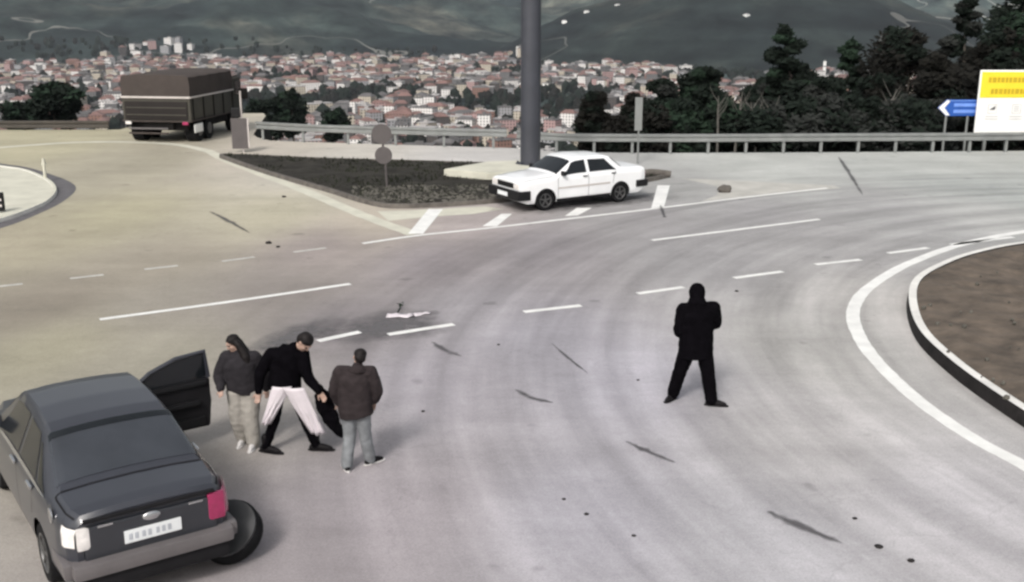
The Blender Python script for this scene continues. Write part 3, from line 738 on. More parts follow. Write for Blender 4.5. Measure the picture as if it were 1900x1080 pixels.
bm=bmesh.new(); box(bm,(2.07,0,.46),(.16,1.60,.26),bev=.04); box(bm,(1.92,.79,.46),(.36,.05,.26),bev=.02); box(bm,(1.92,-.79,.46),(.36,.05,.26),bev=.02); obj('front_bumper',bm,'black_plastic',t)
bm=bmesh.new(); box(bm,(-2.17,0,.50),(.16,1.56,.2),bev=.04); box(bm,(-1.98,.79,.5),(.36,.05,.2),bev=.02); box(bm,(-1.98,-.79,.5),(.36,.05,.2),bev=.02); obj('rear_bumper',bm,'black_plastic',t)
bm=bmesh.new(); box(bm,(2.05,0,.70),(.03,.86,.14),bev=.01); obj('grille',bm,'black_plastic',t)
for sd in (1,-1):
    bm=bmesh.new(); box(bm,(2.045,sd*.58,.70),(.05,.27,.15),bev=.015); obj('headlight',bm,'lamp_clear',t)
    bm=bmesh.new(); box(bm,(-2.15,sd*.55,.76),(.05,.34,.16),bev=.015); obj('tail_light',bm,'lamp_red',t)
bm=bmesh.new(); box(bm,(2.155,0,.46),(.01,.52,.11)); obj('number_plate',bm,'plate',t)
for sd in (1,-1): bm=bmesh.new(); seam(B,bm,lerpl((1.0,5.2),(2.0,5.2)),sd); obj('bonnet_gap',bm,'car_inner',t)

# ---- the near dark saloon seen from behind
RC=Vector((-2.72,9.72,0)); u_=Vector((math.cos(R(124.5)),math.sin(R(124.5)),0)); v_=Vector((u_.y,-u_.x,0))
NW=.83; ang2=math.atan2(u_.y,u_.x)
t=empty('dark_saloon',RC-v_*NW+u_*2.1,rz=ang2,label='dark blue grey saloon car seen from behind with its right door open',cat='car')
D=Body(low=[(-2.12,.42),(-1.9,.28),(1.8,.24),(2.2,.32)],
 wid=[(-2.12,.68),(-2.04,.755),(-1.85,.80),(-1.2,.83),(1.2,.835),(1.9,.79),(2.2,.66)],
 belt=[(-2.12,.90),(-1.9,.95),(-1,.96),(.3,.93),(1.1,.90),(1.7,.84),(2.2,.68)],
 top=[(-2.12,.97),(-2.08,1.01),(-1.95,1.035),(-1.62,1.06),(-1.55,1.08),(-.92,1.40),(-.72,1.445),(-.3,1.475),(.2,1.465),(.45,1.43),(1.15,1.02),(1.25,.99),(1.8,.90),(2.1,.78),(2.2,.70)],
 wtop=[(-2.12,.64),(-1.95,.71),(-1.62,.73),(-1.5,.69),(-.85,.60),(-.2,.585),(.4,.585),(1.1,.69),(1.3,.72),(2.2,.55)])
xs_=sorted(set([round(v,3) for v in frange(-2.12,2.2,96)]+[-2.08,-1.95,-1.62,-1.55,-.92,-.72,.45,1.15,-2.04]))
body=obj('body',D.mesh(xs_),'car_dark',t)
md=[]

# door opening cut on the right side
DOORCUT=1
n_=bmesh.new(); poly=[(-.18,.36),(.98,.36),(1.02,.90),(.80,1.0),(.50,1.36),(-.16,1.40)]
A_=[n_.verts.new((x,-.95,z)) for x,z in poly]; B_=[n_.verts.new((x,-.50,z)) for x,z in poly]; n_.faces.new(A_); n_.faces.new(B_[::-1])
for i in range(len(poly)): n_.faces.new((A_[i],B_[i],B_[(i+1)%6],A_[(i+1)%6]))
boolean_cut(body,[obj('cutter',n_,'car_inner')]); cut_arches(body,(1.33,-1.22),.31,.82,t)
for p in body.data.polygons: p.use_smooth=True
body.data.set_sharp_from_angle(angle=R(30))
bm=bmesh.new(); box(bm,(0,0,.42),(4.0,1.40,.3)); obj('underbody',bm,'car_inner',t)
for ax in (1.33,-1.22):
    for sd in (1,-1): wheel(t,ax,sd*(.82-.10),.305,.19,sd)
for sd in (1,-1):
    qs=[[(-.28,4.10),(-1.02,4.10),(-.72,4.88),(-.28,4.88)],[(-1.10,4.12),(-1.38,4.12),(-.86,4.80),(-.80,4.80)]]
    if sd==1: qs.append([(.90,4.10),(-.18,4.10),(-.18,4.9),(.44,4.9)])
    for q in qs:
        bm=bmesh.new(); D.panel(bm,q,sd,.006); obj('side_window',bm,'glass_dark',t,smooth=40)
    for sq in ([(-.23,.3),(-.23,1),(-.23,2),(-.23,3),(-.23,4)],[(-.92,1.9),(-1.0,3),(-1.06,4)],[(1.02,.3),(1.02,1),(1.02,2),(1.02,3),(1.0,4)])[:3 if sd==1 else 2]:
        bm=bmesh.new(); seam(D,bm,sq,sd); obj('door_gap',bm,'car_inner',t)
    for hx in ([-.12,-.92] if sd==1 else [-.92]):
        bm=bmesh.new(); p=D.P(hx,3.35,sd,.018); box(bm,p,(.2,.035,.035),bev=.012); obj('door_handle',bm,'chrome',t)
    bm=bmesh.new(); D.panel(bm,[(-1.4,4.0),(.95,4.0),(.95,4.08),(-1.4,4.08)],sd,.010,16,1); 
    if sd==1: obj('chrome_strip',bm,'chrome',t)
    else: bm.free()
bm=bmesh.new(); D.across(bm,1.10,.50,5.15,.006); obj('windscreen',bm,'glass_near',t,smooth=40)
bm=bmesh.new(); D.across(bm,-1.50,-.90,5.2,.006); obj('rear_window',bm,'glass_near',t,smooth=40)
bm=bmesh.new()  # shade strip at the head of the rear window and the boot gap
D.across(bm,-.98,-.90,5.3,.009,4); obj('rear_window_shade',bm,'glass_dark',t,smooth=40)
bm=bmesh.new()
for sd in (1,-1):
    seam(D,bm,lerpl((-1.60,5.2),(-1.60,8),10),sd,.009,.005); seam(D,bm,lerpl((-2.06,5.1),(-1.60,5.2),8),sd,.009,.005)
obj('boot_gap',bm,'car_inner',t)
xr_=-2.125
bm=bmesh.new(); box(bm,(xr_-.012,0,.955),(.035,1.22,.035),bev=.01); obj('boot_lip',bm,'car_inner',t)
bm=bmesh.new(); box(bm,(xr_-.005,0,.70),(.04,1.24,.40),bev=.03); bp_=obj('boot_panel',bm,'car_inner',t)
bp_.data.materials[0]=mat('boot_panel_paint',(.022,.024,.030),.35,var=.1,coat=.6)
bm=bmesh.new(); box(bm,(xr_-.04,0,.715),(.015,.53,.125),bev=.005); pl=obj('number_plate',bm,'plate',t)
for y0_,n_c in ((.21,2),(.09,2),(-.04,3)):
    for q in range(n_c):
        bm=bmesh.new(); box(bm,(xr_-.05,y0_-q*.055,.715),(.003,.032,.06),bev=.001); obj('plate_character',bm,'plate_ink',pl)
bm=bmesh.new(); n_=bmesh.new(); bmesh.ops.create_uvsphere(n_,u_segments=16,v_segments=8,radius=1); merge(bm,n_,Matrix.Translation((xr_-.03,0,.865))@Matrix.Diagonal((.02,.085,.045,1))); obj('badge',bm,'chrome',t,smooth=40)
for sd in (1,-1):
    bm=bmesh.new(); box(bm,(xr_-.03,sd*.42,.885),(.006,.14,.022),bev=.002); obj('badge_lettering',bm,'chrome',t)
    # wrap-round tail light follows the body corner
    bm=bmesh.new(); D.panel(bm,[(-2.115,1.9),(-1.90,2.1),(-1.84,4.0),(-2.115,4.2)] if sd==-1 else [(-2.115,2.2),(-2.0,2.3),(-1.98,3.7),(-2.115,3.8)],sd,.018,6,4)
    a0=[v.co.copy() for v in bm.verts]
    box(bm,(xr_-.005,sd*.62,.79),(.05,.17 if sd==-1 else .12,.28 if sd==-1 else .22),bev=.03)
    obj('tail_light',bm,'lamp_red' if sd==-1 else 'lamp_clear',t,smooth=40)
bm=bmesh.new(); box(bm,(-2.12,0,.50),(.26,1.50,.15),bev=.055); 
for sd in (1,-1): box(bm,(-1.9,sd*.76,.50),(.5,.12,.15),bev=.05)
obj('rear_bumper',bm,'bumper_grey',t,smooth=40)
bm=bmesh.new(); box(bm,(-2.10,0,.34),(.22,1.42,.16),bev=.05); obj('bumper_lower',bm,'car_inner',t,smooth=40)
bm=bmesh.new(); box(bm,(2.16,0,.45),(.22,1.3,.24),bev=.06); obj('front_bumper',bm,'car_dark',t,smooth=40)
for sd in (1,-1):
    bm=bmesh.new(); box(bm,(2.08,sd*.55,.66),(.2,.24,.14),bev=.04); obj('headlight',bm,'lamp_clear',t)
bm=bmesh.new(); p=D.P(-1.72,3.3,1,.01); n_=bmesh.new(); bmesh.ops.create_cone(n_,cap_ends=True,segments=20,radius1=.075,radius2=.075,depth=.012); merge(bm,n_,Matrix.Translation(p)@Matrix.Rotation(math.pi/2,4,'X')); obj('fuel_cap',bm,'chrome',t)
bm=bmesh.new(); box(bm,D.P(.85,4.2,1,.1),(.1,.2,.14),bev=.03); obj('wing_mirror',bm,'car_dark',t)
bm=bmesh.new(); box(bm,(.55,.36,.62),(.5,.5,.14),bev=.05); box(bm,(.22,.36,.92),(.14,.5,.55),bev=.05); obj('front_seat',bm,'cloth_grey',t,smooth=40)
bm=bmesh.new(); box(bm,(.55,-.32,.62),(.5,.46,.14),bev=.05); box(bm,(.22,-.32,.92),(.14,.46,.55),bev=.05); obj('front_seat',bm,'cloth_grey',t,smooth=40)
# open door: hinge and sweep
dh=empty('hinge_tmp'); bpy.data.objects.remove(dh)
def open_door(car,hx,hy,length,world_dir):
    a=math.atan2(world_dir.y,world_dir.x)-car.rotation_euler.z
    bm=bmesh.new(); polyD=[(0,.28),(length*.97,.26),(length,.60),(length,.90),(0,.88)]
    def py(P,y0,y1):
        A=[bm.verts.new((x,y0,z)) for x,z in P]; B2=[bm.verts.new((x,y1,z)) for x,z in P]; n=len(P); bm.faces.new(A); bm.faces.new(B2[::-1])
        for i in range(n): bm.faces.new((A[i],B2[i],B2[(i+1)%n],A[(i+1)%n]))
    py(polyD,-.04,.05); bmesh.ops.bevel(bm,geom=bm.edges[:],offset=.015,segments=2,affect='EDGES')
    d=obj('open_door',bm,'car_inner',car,smooth=30); d.location=(hx,hy,0); d.rotation_euler=(0,0,a)
    fr=[(0.02,.88),(length*.30,1.10),(length*.62,1.22),(length*.97,1.25),(length,.90)]
    bm=bmesh.new(); tube(bm,[(x,.01,z) for x,z in fr],[.028]*5,8); obj('window_frame',bm,'car_dark',d)
    bm=bmesh.new(); py([(0.04,.89)]+fr[1:4]+[(length*.97,.89)],.004,.012); obj('window_pane',bm,'glass_dark',d)
    bm=bmesh.new(); box(bm,(length/2,-.05,.86),(length*.9,.05,.05),bev=.015); box(bm,(length*.55,-.07,.62),(length*.6,.06,.06),bev=.02); obj('arm_rest',bm,'black_plastic',d)
    bm=bmesh.new(); box(bm,(length*.5,-.05,.36),(length*.8,.04,.12),bev=.015); obj('door_pocket',bm,'black_plastic',d)
    bm=bmesh.new(); box(bm,(length*.85,.065,.80),(.18,.03,.035),bev=.01); obj('door_handle',bm,'chrome',d)
open_door(t,1.16,-.66,1.07,Vector((.77,.60,0)))

# ---- dark round thing by the rear corner: a tyre leaning on its side
p=at(428,995,.22); t2=empty('loose_wheel',(p.x,p.y,.27),label='dark loose wheel leaning by the rear right corner of the dark saloon',cat='wheel')
t2.rotation_euler=(R(-50),R(6),R(-22))
bm=bmesh.new(); r=.33; wd=.2; prof=[(r*.62,-wd/2),(r*.9,-wd/2),(r,-wd*.3),(r,wd*.3),(r*.9,wd/2),(r*.62,wd/2)]; n=32
rings=[[bm.verts.new((a*math.cos(2*math.pi*k/n),b,a*math.sin(2*math.pi*k/n))) for a,b in prof] for k in range(n)]
for k in range(n):
    A,B2=rings[k],rings[(k+1)%n]
    for i in range(6): bm.faces.new((A[i],A[(i+1)%6],B2[(i+1)%6],B2[i]))
obj('tyre',bm,'rubber',t2,smooth=40)
bm=bmesh.new(); disc(bm,(0,-wd*.46,0),r*.93,.05); disc(bm,(0,-wd*.62,0),r*.3,.03); bmesh.ops.bevel(bm,geom=[e for e in bm.edges if len(e.link_faces)==2 and e.calc_face_angle(0)>1],offset=.02,segments=3,affect='EDGES')
obj('wheel_cover',bm,'bag_grey',t2,smooth=40)

# ---- covered truck
ca_=at(358,267); hd=Vector((.15,.99,0)).normalized(); rf=Vector((-.99,.15,0)).normalized()
t=empty('covered_truck',(ca_+rf*1.45),rz=math.atan2(hd.y,hd.x),label='covered truck with a brown tarpaulin body driving away beside the far guardrail',cat='truck')
t.scale=(.86,1.13,.95); TW=2.56; # local x forward, rear face at x=0
def tb(name,c,s,m,bev=.02,par=t):
    bm=bmesh.new(); box(bm,c,s,bev=bev); return obj(name,bm,m,par,smooth=35)
bm=bmesh.new()  # tarpaulin with sagging folds and a ridge
secs=[]
for i in range(21):
    x=.02+i*5.0/20; sag=.025*math.cos(i*math.pi/2.5); hh=2.82+.02*i/20+sag*.5
    secs.append([bm.verts.new((x,y,z)) for y,z in ((TW/2,1.93),(TW/2+.01+sag*.5,2.4),(TW/2-.02,hh-.06),(TW/2-.12,hh),(.4,hh+.04),(-.4,hh+.04),(-TW/2+.12,hh),(-TW/2+.02,hh-.06),(-TW/2-.01-sag*.5,2.4),(-TW/2,1.93))])
for A,B2 in zip(secs,secs[1:]):
    for k in range(9): bm.faces.new((A[k],A[k+1],B2[k+1],B2[k]))
bm.faces.new(secs[0]); bm.faces.new(secs[-1][::-1]); obj('tarpaulin',bm,'tarp_brown',t,smooth=35)
tb('cargo_body',(2.52,0,1.42),(5.0,TW,1.02),'truck_panel')
for s in (1,-1):
    tb('side_rail',(2.52,s*(TW/2+.02),1.93),(5.04,.05,.075),'rail_light')
    for k in range(5): tb('side_stake',(.3+k*1.15,s*(TW/2+.015),1.42),(.07,.04,.98),'truck_black')
    tb('lower_rail',(2.52,s*(TW/2+.02),.94),(5.04,.05,.06),'tarp_brown')
tb('rear_rail',(-.02,0,1.93),(.06,TW+.04,.085),'rail_light')
tb('tail_gate',(-.015,0,1.38),(.05,TW-.2,.76),'tarp_dark')
for z in (1.2,1.5): tb('gate_rib',(-.05,0,z),(.03,TW-.3,.05),'truck_panel')
tb('rear_lower_rail',(-.03,0,.93),(.07,TW,.07),'tarp_brown')
tb('chassis',(3.2,0,.72),(6.2,1.1,.3),'truck_black'); tb('chassis',(2.6,0,.70),(4.6,2.1,.36),'truck_black')
for z in (.42,.62): tb('underrun_bar',(-.02,.35,z),(.07,1.5,.07),'bumper_grey' if z>.5 else 'tarp_brown')
for s in (1,-1):
    tb('tail_light',(-.05,s*1.08,.86),(.05,.22,.13),'lamp_clear' if s==1 else 'lamp_red')
    for x in (1.0,2.1,5.5):
        bm=bmesh.new(); n_=bmesh.new(); bmesh.ops.create_cone(n_,cap_ends=True,segments=24,radius1=.48,radius2=.48,depth=.42 if x<3 else .28); merge(bm,n_,Matrix.Rotation(math.pi/2,4,'X')); bmesh.ops.bevel(bm,geom=[e for e in bm.edges if e.calc_face_angle(0)>1],offset=.05,segments=2,affect='EDGES')
        wl=obj('wheel',bm,'rubber',t,smooth=40); wl.location=(x,s*1.02,.48)
        bm=bmesh.new(); disc(bm,(0,s*(.22 if x<3 else .15),0),.24,.03); obj('rim',bm,'rim_metal',wl)
    tb('mudguard',(1.55,s*1.05,.99),(2.2,.5,.03),'truck_black',0)
    tb('wing_mirror',(5.75,s*1.5,1.7),(.12,.3,.5),'truck_black',.03); 
    bm=bmesh.new(); tube(bm,[(5.8,s*1.1,1.9),(5.78,s*1.5,1.85)],[.025,.025],6); obj('mirror_arm',bm,'truck_black',t)
tb('side_plate',(.62,-TW/2-.05,.62),(.9,.03,.36),'sign_white')
bm=bmesh.new(); n_=bmesh.new(); bmesh.ops.create_cube(n_,size=1)
for v in n_.verts:
    v.co=Vector((v.co.x*1.6,v.co.y*2.3,v.co.z*1.9))
    if v.co.x>0 and v.co.z>0: v.co.x-=.25
bmesh.ops.bevel(n_,geom=n_.edges[:],offset=.1,segments=3,affect='EDGES'); merge(bm,n_,Matrix.Translation((6.0,0,1.55))); obj('cab',bm,'truck_panel',t,smooth=40)
for s in (1,-1): tb('cab_window',(6.1,s*1.155,1.95),(.8,.02,.6),'glass_dark',.0)
tb('windscreen',(6.72,0,1.95),(.1,2.0,.7),'glass_dark',.02)

# small dark lump on the road
p=at(1345,357); bm=bmesh.new(); ball(bm,(0,0,.10),(.22,.16,.13),3)
for v in bm.verts: v.co+=v.co.normalized()*noise.noise(v.co*6)*.06
o=obj('road_debris',bm,'kerb_grey',smooth=60); o.location=p; tag(o,'dark lump of debris on the pale apron right of the white car','debris')
for i,(px,py,s_) in enumerate([(1631,1016,.035),(1586,963,.022),(1690,1042,.03),(1046,927,.02),(1088,955,.022),(1184,706,.02),(785,764,.022),(1176,995,.02),(1367,541,.03),(925,640,.02),(498,452,.06),(516,459,.04),(527,366,.05)]):
    bm=bmesh.new(); ball(bm,(0,0,s_*.4),(s_*1.3,s_,s_*.6),2)
    for v in bm.verts: v.co+=v.co.normalized()*noise.noise(v.co*60+Vector((i,0,0)))*s_*.3
    o=obj('road_clod',bm,'kerb_dark',smooth=60); o.location=at(px,py)
    tag(o,['largest dark clod in the lower right foreground','small clod just above the largest one in the lower right foreground','dark clod nearest the bottom right corner','small clod at the bottom, left of the middle dark streak','small clod right below another one at bottom centre','small clod left of the lone person','small clod right of the person in brown jacket','small clod between the two lower dark streaks','small dark clod just right of the lone person','tiny clod in the middle of the junction','dark clod on the yellowish slip road, left of a pair','dark clod on the yellowish slip road, right of a pair','dark clod beside the cream gutter of the grass island'][i],'clod','dark clods scattered on the road')
# black bumper-like piece behind the white car
p=at(1213,331); bm=bmesh.new(); tube(bm,smoothline([(-.45,-.05,.14),(-.1,0,.2),(.3,.03,.16),(.55,.1,.12)],4),[(.05,.11)]*13,8); o=obj('dark_bumper_piece',bm,'kerb_grey',smooth=50); o.location=p; tag(o,'dark curved piece lying at the tip of the grass island behind the white car boot','debris')

# ------------------------------------------------------------------ litter on the damp stain
softpoly('damp_shade_patch',smoothline(W([(545,632),(600,600),(690,572),(765,562),(822,572),(868,602),(850,622),(790,634),(700,640),(620,650)]),5,closed=True),.0035,'soft_damp_shade')
softpoly('damp_shade_patch',smoothline(W([(395,672),(470,625),(560,592),(640,578),(690,590),(640,620),(540,650),(450,680)]),5,closed=True),.0030,'soft_damp_shade')
softpoly('damp_shade_patch',smoothline(W([(905,395),(960,372),(1060,365),(1180,360),(1260,352),(1300,365),(1180,382),(1060,395),(960,405)]),5,closed=True),.0030,'soft_damp_shade')  # soft dark patch painted as the shade under the white car
def scrap(px,py,s,m,name,label,cat,seed,gr=None):
    q=random.Random(seed); bm=bmesh.new(); g=[[bm.verts.new(((i/6-.5)*s*2.4,(j/4-.5)*s,.012+abs(noise.noise(Vector((i*.9,j*.9,seed))))*s*.35)) for j in range(5)] for i in range(7)]
    for i in range(6):
        for j in range(4): bm.faces.new((g[i][j],g[i+1][j],g[i+1][j+1],g[i][j+1]))
    o=obj(name,bm,m,smooth=40); o.location=at(px,py); o.rotation_euler=(0,0,q.uniform(-.2,.6))
    md=o.modifiers.new('s','SOLIDIFY'); md.thickness=.004
    return tag(o,label,cat,gr)
scrap(742,588,.20,'cloth_white','crumpled_sheet','larger crumpled white sheet on the damp stain, left of the other','litter',1)
scrap(782,584,.13,'cloth_white','crumpled_sheet','smaller crumpled white sheet on the damp stain, right of the other','litter',2)
bm=bmesh.new(); tube(bm,[(0,0,.01),(.02,.25,.03),(-.03,.5,.02)],[.012,.01,.006],6)
for k in range(9): a=k*.7; p=Vector((0,.3+.03*k,.03)); bm.faces.new([bm.verts.new(p),bm.verts.new(p+Vector((.08*math.cos(a),.08*math.sin(a),.02))),bm.verts.new(p+Vector((.05*math.cos(a+.6),.05*math.sin(a+.6),.03)))])
o=obj('green_twig',bm,'leaf_green',recalc=False); o.location=at(738,580); tag(o,'small green twig lying beside the damp stain','twig')

# ------------------------------------------------------------------ people
def remesh(o,vox,sm=4,wr=0.,wscale=.12,sf=.5):
    md=o.modifiers.new('r','REMESH'); md.mode='VOXEL'; md.voxel_size=vox; md.use_smooth_shade=True
    md=o.modifiers.new('s','SMOOTH'); md.factor=sf; md.iterations=sm
    bpy.context.view_layer.update(); dg=bpy.context.evaluated_depsgraph_get(); me=bpy.data.meshes.new_from_object(o.evaluated_get(dg))
    o.modifiers.clear(); old=o.data; o.data=me; bpy.data.meshes.remove(old)
    if wr:
        ns=[v.normal.copy() for v in me.vertices]
        for v,n in zip(me.vertices,ns):
            c=v.co; a=noise.noise(Vector((c.x*9,c.y*9,c.z*14))); b=noise.noise(Vector((c.x*20+5,c.y*20,c.z*26)))
            v.co=c+n*(a*wr+b*wr*.5)
    for p in me.polygons:p.use_smooth=True
def chain(bm,pts,rad,seg=14,sub=5):
    """smoothly tapered limb with round ends"""
    P=smoothline(pts,sub); n=len(pts); Rr=[]
    for i in range(len(P)):
        f=min(n-1.0001,i/sub); a=int(f); g=f-a; r0=rad[a]; r1=rad[min(n-1,a+1)]
        r0=r0 if isinstance(r0,(tuple,list)) else (r0,r0); r1=r1 if isinstance(r1,(tuple,list)) else (r1,r1)
        Rr.append((r0[0]*(1-g)+r1[0]*g,r0[1]*(1-g)+r1[1]*g))
    tube(bm,P,Rr,seg); ball(bm,P[0],min(Rr[0])*.98); ball(bm,P[-1],min(Rr[-1])*.98)
def person(name,loc,sc,J,cl,label,face=(0,-1,0),hair='short'):
    """J joints (local, x right in picture, y away, z up); builds one continuous body and clothes as children"""
    t=empty(name,loc,label=label,cat='person'); t.scale=(sc,sc,sc)
    V=lambda k:Vector(J[k])
    f=Vector(face).normalized(); hc=V('head'); nk=V('neck'); pel=V('pelvis'); chest=V('chest'); sh=(V('shR')-V('shL')).normalized()
    upv=(hc-nk).normalized(); rt=f.cross(upv).normalized(); f=upv.cross(rt).normalized()
    HM=Matrix((rt,f,upv)).transposed().to_4x4(); HM=Matrix.Translation(hc)@HM   # local head: x right, y forward, z up
    bm=bmesh.new()
    # head: skull, face, jaw, nose, ears
    def hb(c,r,sub=3): ball(bm,HM@Vector(c),r,sub,T=HM.to_3x3().to_4x4())
    hb((0,-.012,.03),(.076,.095,.088)); hb((0,.022,-.035),(.060,.066,.075)); hb((0,.055,-.085),(.030,.026,.022)); hb((0,.095,-.018),(.013,.018,.024),2); hb((0,.078,.03),(.05,.02,.012),2)
    for s in (1,-1): hb((s*.077,-.008,-.01),(.010,.020,.030),2); hb((s*.035,.062,-.025),(.022,.02,.018),2)
    hb((0,.080,-.058),(.024,.010,.006),2)
    chain(bm,[hc-upv*.06,nk,nk.lerp(chest,.3)],[.055,.056,.075])
    # torso
    tube(bm,[pel-Vector((0,0,.08)),pel,pel.lerp(chest,.5),chest,nk.lerp(chest,.35),nk],[(.10,.08),(.155,.105),(.135,.095),(.165,.11),(.13,.085),(.05,.05)],20,up=sh.cross((chest-pel).normalized()))
    for s in 'LR':
        chain(bm,[V('sh'+s),V('el'+s),V('wr'+s)],[.050,.040,.027])
        chain(bm,[chest.lerp(V('sh'+s),.3),V('sh'+s)],[.07,.055])
        chain(bm,[V('hip'+s),V('kn'+s),V('kn'+s).lerp(V('an'+s),.35),V('an'+s)],[.085,.058,.055,.038])
        # hand with palm, four fingers and a thumb
        wv=(V('wr'+s)-V('el'+s)).normalized(); sd=wv.cross(Vector((0,1,0) if abs(wv.y)<.8 else (1,0,0))).normalized(); pn=wv.cross(sd).normalized()
        w0=V('wr'+s); tube(bm,[w0-wv*.01,w0+wv*.03,w0+wv*.085],[(.026,.018),(.036,.016),(.038,.013)],12,up=pn)
        for i,(o_,L) in enumerate(((-.029,.062),(-.010,.074),(.010,.070),(.028,.055))):
            a=w0+wv*.080+sd*o_; chain(bm,[a,a+wv*L*.5+pn*.008,a+wv*L*.85+pn*.03],[.0095,.0085,.007],8,3)
        chain(bm,[w0+wv*.025-sd*.026,w0+wv*.055-sd*.052+pn*.01,w0+wv*.085-sd*.058+pn*.024],[.012,.010,.008],8,3)
        tv=Vector(J['toe'+s]); an=V('an'+s); chain(bm,[an,an+Vector((0,0,-.045))+tv*.04,an+Vector((0,0,-.05))+tv*.15],[.036,.034,.026])
    body=obj('body',bm,'skin',t); remesh(body,.0075,2)
    # eyes and brows
    bm=bmesh.new()
    for s in (1,-1): ball(bm,HM@Vector((s*.031,.078,.004)),.0115,2)
    obj('eyes',bm,'hair',t)
    # trousers
    bm=bmesh.new()
    for s in 'LR':
        k=cl.get('leg',1.0); chain(bm,[V('hip'+s),V('kn'+s),V('kn'+s).lerp(V('an'+s),.5),V('an'+s)+Vector((0,0,.0))],[.105*k,.078*k,.075*k,cl.get('hem',.066)])
    tube(bm,[pel-Vector((0,0,.10)),pel-Vector((0,0,.03)),pel+Vector((0,0,.08))],[(.13,.10),(.175,.125),(.16,.115)],20,up=sh.cross(Vector((0,0,1))))
    tr=obj('trousers',bm,cl['trousers'],t); remesh(tr,.012,3,.007)
    # jacket
    bm=bmesh.new(); k=cl.get('bulk',1.); hem=V('hem') if 'hem' in J else pel-Vector((0,0,.04)); nu=sh.cross((chest-pel).normalized())
    tube(bm,[hem,hem.lerp(pel,.6)+(pel-hem)*.1,pel.lerp(chest,.45),chest,nk.lerp(chest,.40),nk.lerp(chest,.05)],[(.205*k,.155*k),(.205*k,.155*k),(.195*k,.150*k),(.205*k,.148*k),(.165*k,.115*k),(.075,.075)],24,up=nu)
    for s in 'LR':
        chain(bm,[chest.lerp(V('sh'+s),.45)+Vector((0,0,.02)),V('sh'+s)],[.10*k,.085*k]); chain(bm,[V('sh'+s),V('el'+s),V('el'+s).lerp(V('wr'+s),.6),V('wr'+s)-(V('wr'+s)-V('el'+s)).normalized()*.01],[.085*k,.072*k,.060*k,.048*k])
    chain(bm,[nk+upv*-.02-f*.02,nk+upv*.03-f*.01],[.082,.072])
    if hair=='hood':
        ball(bm,HM@Vector((0,-.03,.015)),(.115,.125,.135),3,T=HM.to_3x3().to_4x4()); chain(bm,[hc-upv*.06-f*.03,nk+upv*.0-f*.03,nk.lerp(chest,.3)-f*.05],[.115,.14,.12])
    jk=obj('jacket',bm,cl['jacket'],t); remesh(jk,.012,3,.008)
    if cl.get('hood_down'):
        bm=bmesh.new(); chain(bm,[nk+Vector((-.12,-.05,0))-upv*.02,nk-f*.12-upv*.02,nk+Vector((.12,-.05,0))-upv*.02],[.04,.065,.04]); hd_=obj('collar',bm,cl['jacket'],t); remesh(hd_,.012,3,.008)
    # hair / hat
    bm=bmesh.new()
    if hair=='long':
        ball(bm,HM@Vector((0,-.025,.040)),(.092,.104,.094),3,T=HM.to_3x3().to_4x4())
        for s in (1,-1): chain(bm,[HM@Vector((s*.065,-.03,.02)),HM@Vector((s*.095,-.04,-.10)),HM@Vector((s*.125,-.02,-.24)),HM@Vector((s*.14,.02,-.40))],[.046,.062,.070,.04])
        chain(bm,[HM@Vector((0,-.07,.02)),HM@Vector((.05,-.10,-.14)),HM@Vector((.12,-.12,-.30)),HM@Vector((.16,-.10,-.44))],[(.08,.06),(.11,.06),(.12,.06),(.06,.04)])
    elif hair=='hood':
        ball(bm,HM@Vector((0,-.005,.075)),(.106,.118,.070),3,T=HM.to_3x3().to_4x4()); ball(bm,HM@Vector((0,-.02,.105)),(.085,.095,.055),3,T=HM.to_3x3().to_4x4())
    else:
        ball(bm,HM@Vector((0,-.018,.050)),(.086,.100,.080),3,T=HM.to_3x3().to_4x4()); ball(bm,HM@Vector((0,-.045,.0)),(.078,.075,.08),3,T=HM.to_3x3().to_4x4())
    hr=obj('cap' if hair=='hood' else 'hair',bm,'cloth_black' if hair=='hood' else 'hair',t); remesh(hr,.009,2,.006)
    # shoes
    for s in 'LR':
        tv=Vector(J['toe'+s]); an=V('an'+s); g=an.z-.085
        for nm,mm,zz,rr,h in (('shoe',cl['shoe'],g+.045,(.046,.040),0),('sole',cl['sole'],g+.012,(.052,.014),0)):
            bm=bmesh.new(); b0=Vector((an.x,an.y,zz))
            if nm=='shoe':
                chain(bm,[b0-tv*.05,b0+tv*.03+Vector((0,0,.012)),b0+tv*.12,b0+tv*.19+Vector((0,0,-.012))],[.042,.048,.042,.030]); chain(bm,[an+Vector((0,0,cl.get('boot',.02))),b0],[.055,.045])
                sh_=obj('shoe',bm,mm,t); remesh(sh_,.010,2)
            else:
                tube(bm,[b0-tv*.10,b0-tv*.05,b0+tv*.05,b0+tv*.14,b0+tv*.22,b0+tv*.245],[(.02,.012),(.042,.014),(.046,.014),(.050,.014),(.038,.014),(.015,.010)],14,up=(0,0,1))
                obj('sole',bm,mm,sh_,smooth=50)
    return t
# 1 hooded man alone on the right
p=at(1287,748)
person('person',p,1.0,dict(head=(-.01,.06,1.585),neck=(-.01,.02,1.45),chest=(.005,0,1.30),pelvis=(-.01,0,.90),hem=(0,0,.70),shL=(-.205,0,1.385),shR=(.215,0,1.41),elL=(-.245,.0,1.08),wrL=(-.13,.20,.98),elR=(.265,.08,1.15),wrR=(.08,.28,1.22),
  hipL=(-.10,0,.86),hipR=(.10,0,.86),knL=(-.20,.06,.47),anL=(-.28,.14,.085),knR=(.17,-.06,.47),anR=(.23,-.10,.085),toeL=(-.55,-.65,0),toeR=(.97,-.20,0)),
  dict(trousers='cloth_black',jacket='cloth_jacket_black',shoe='shoe_black',sole='shoe_black',bulk=1.2,leg=1.28,hem=.085),'person all in black with hood, standing alone on the right with legs apart',face=(.25,.95,-.25),hair='hood')
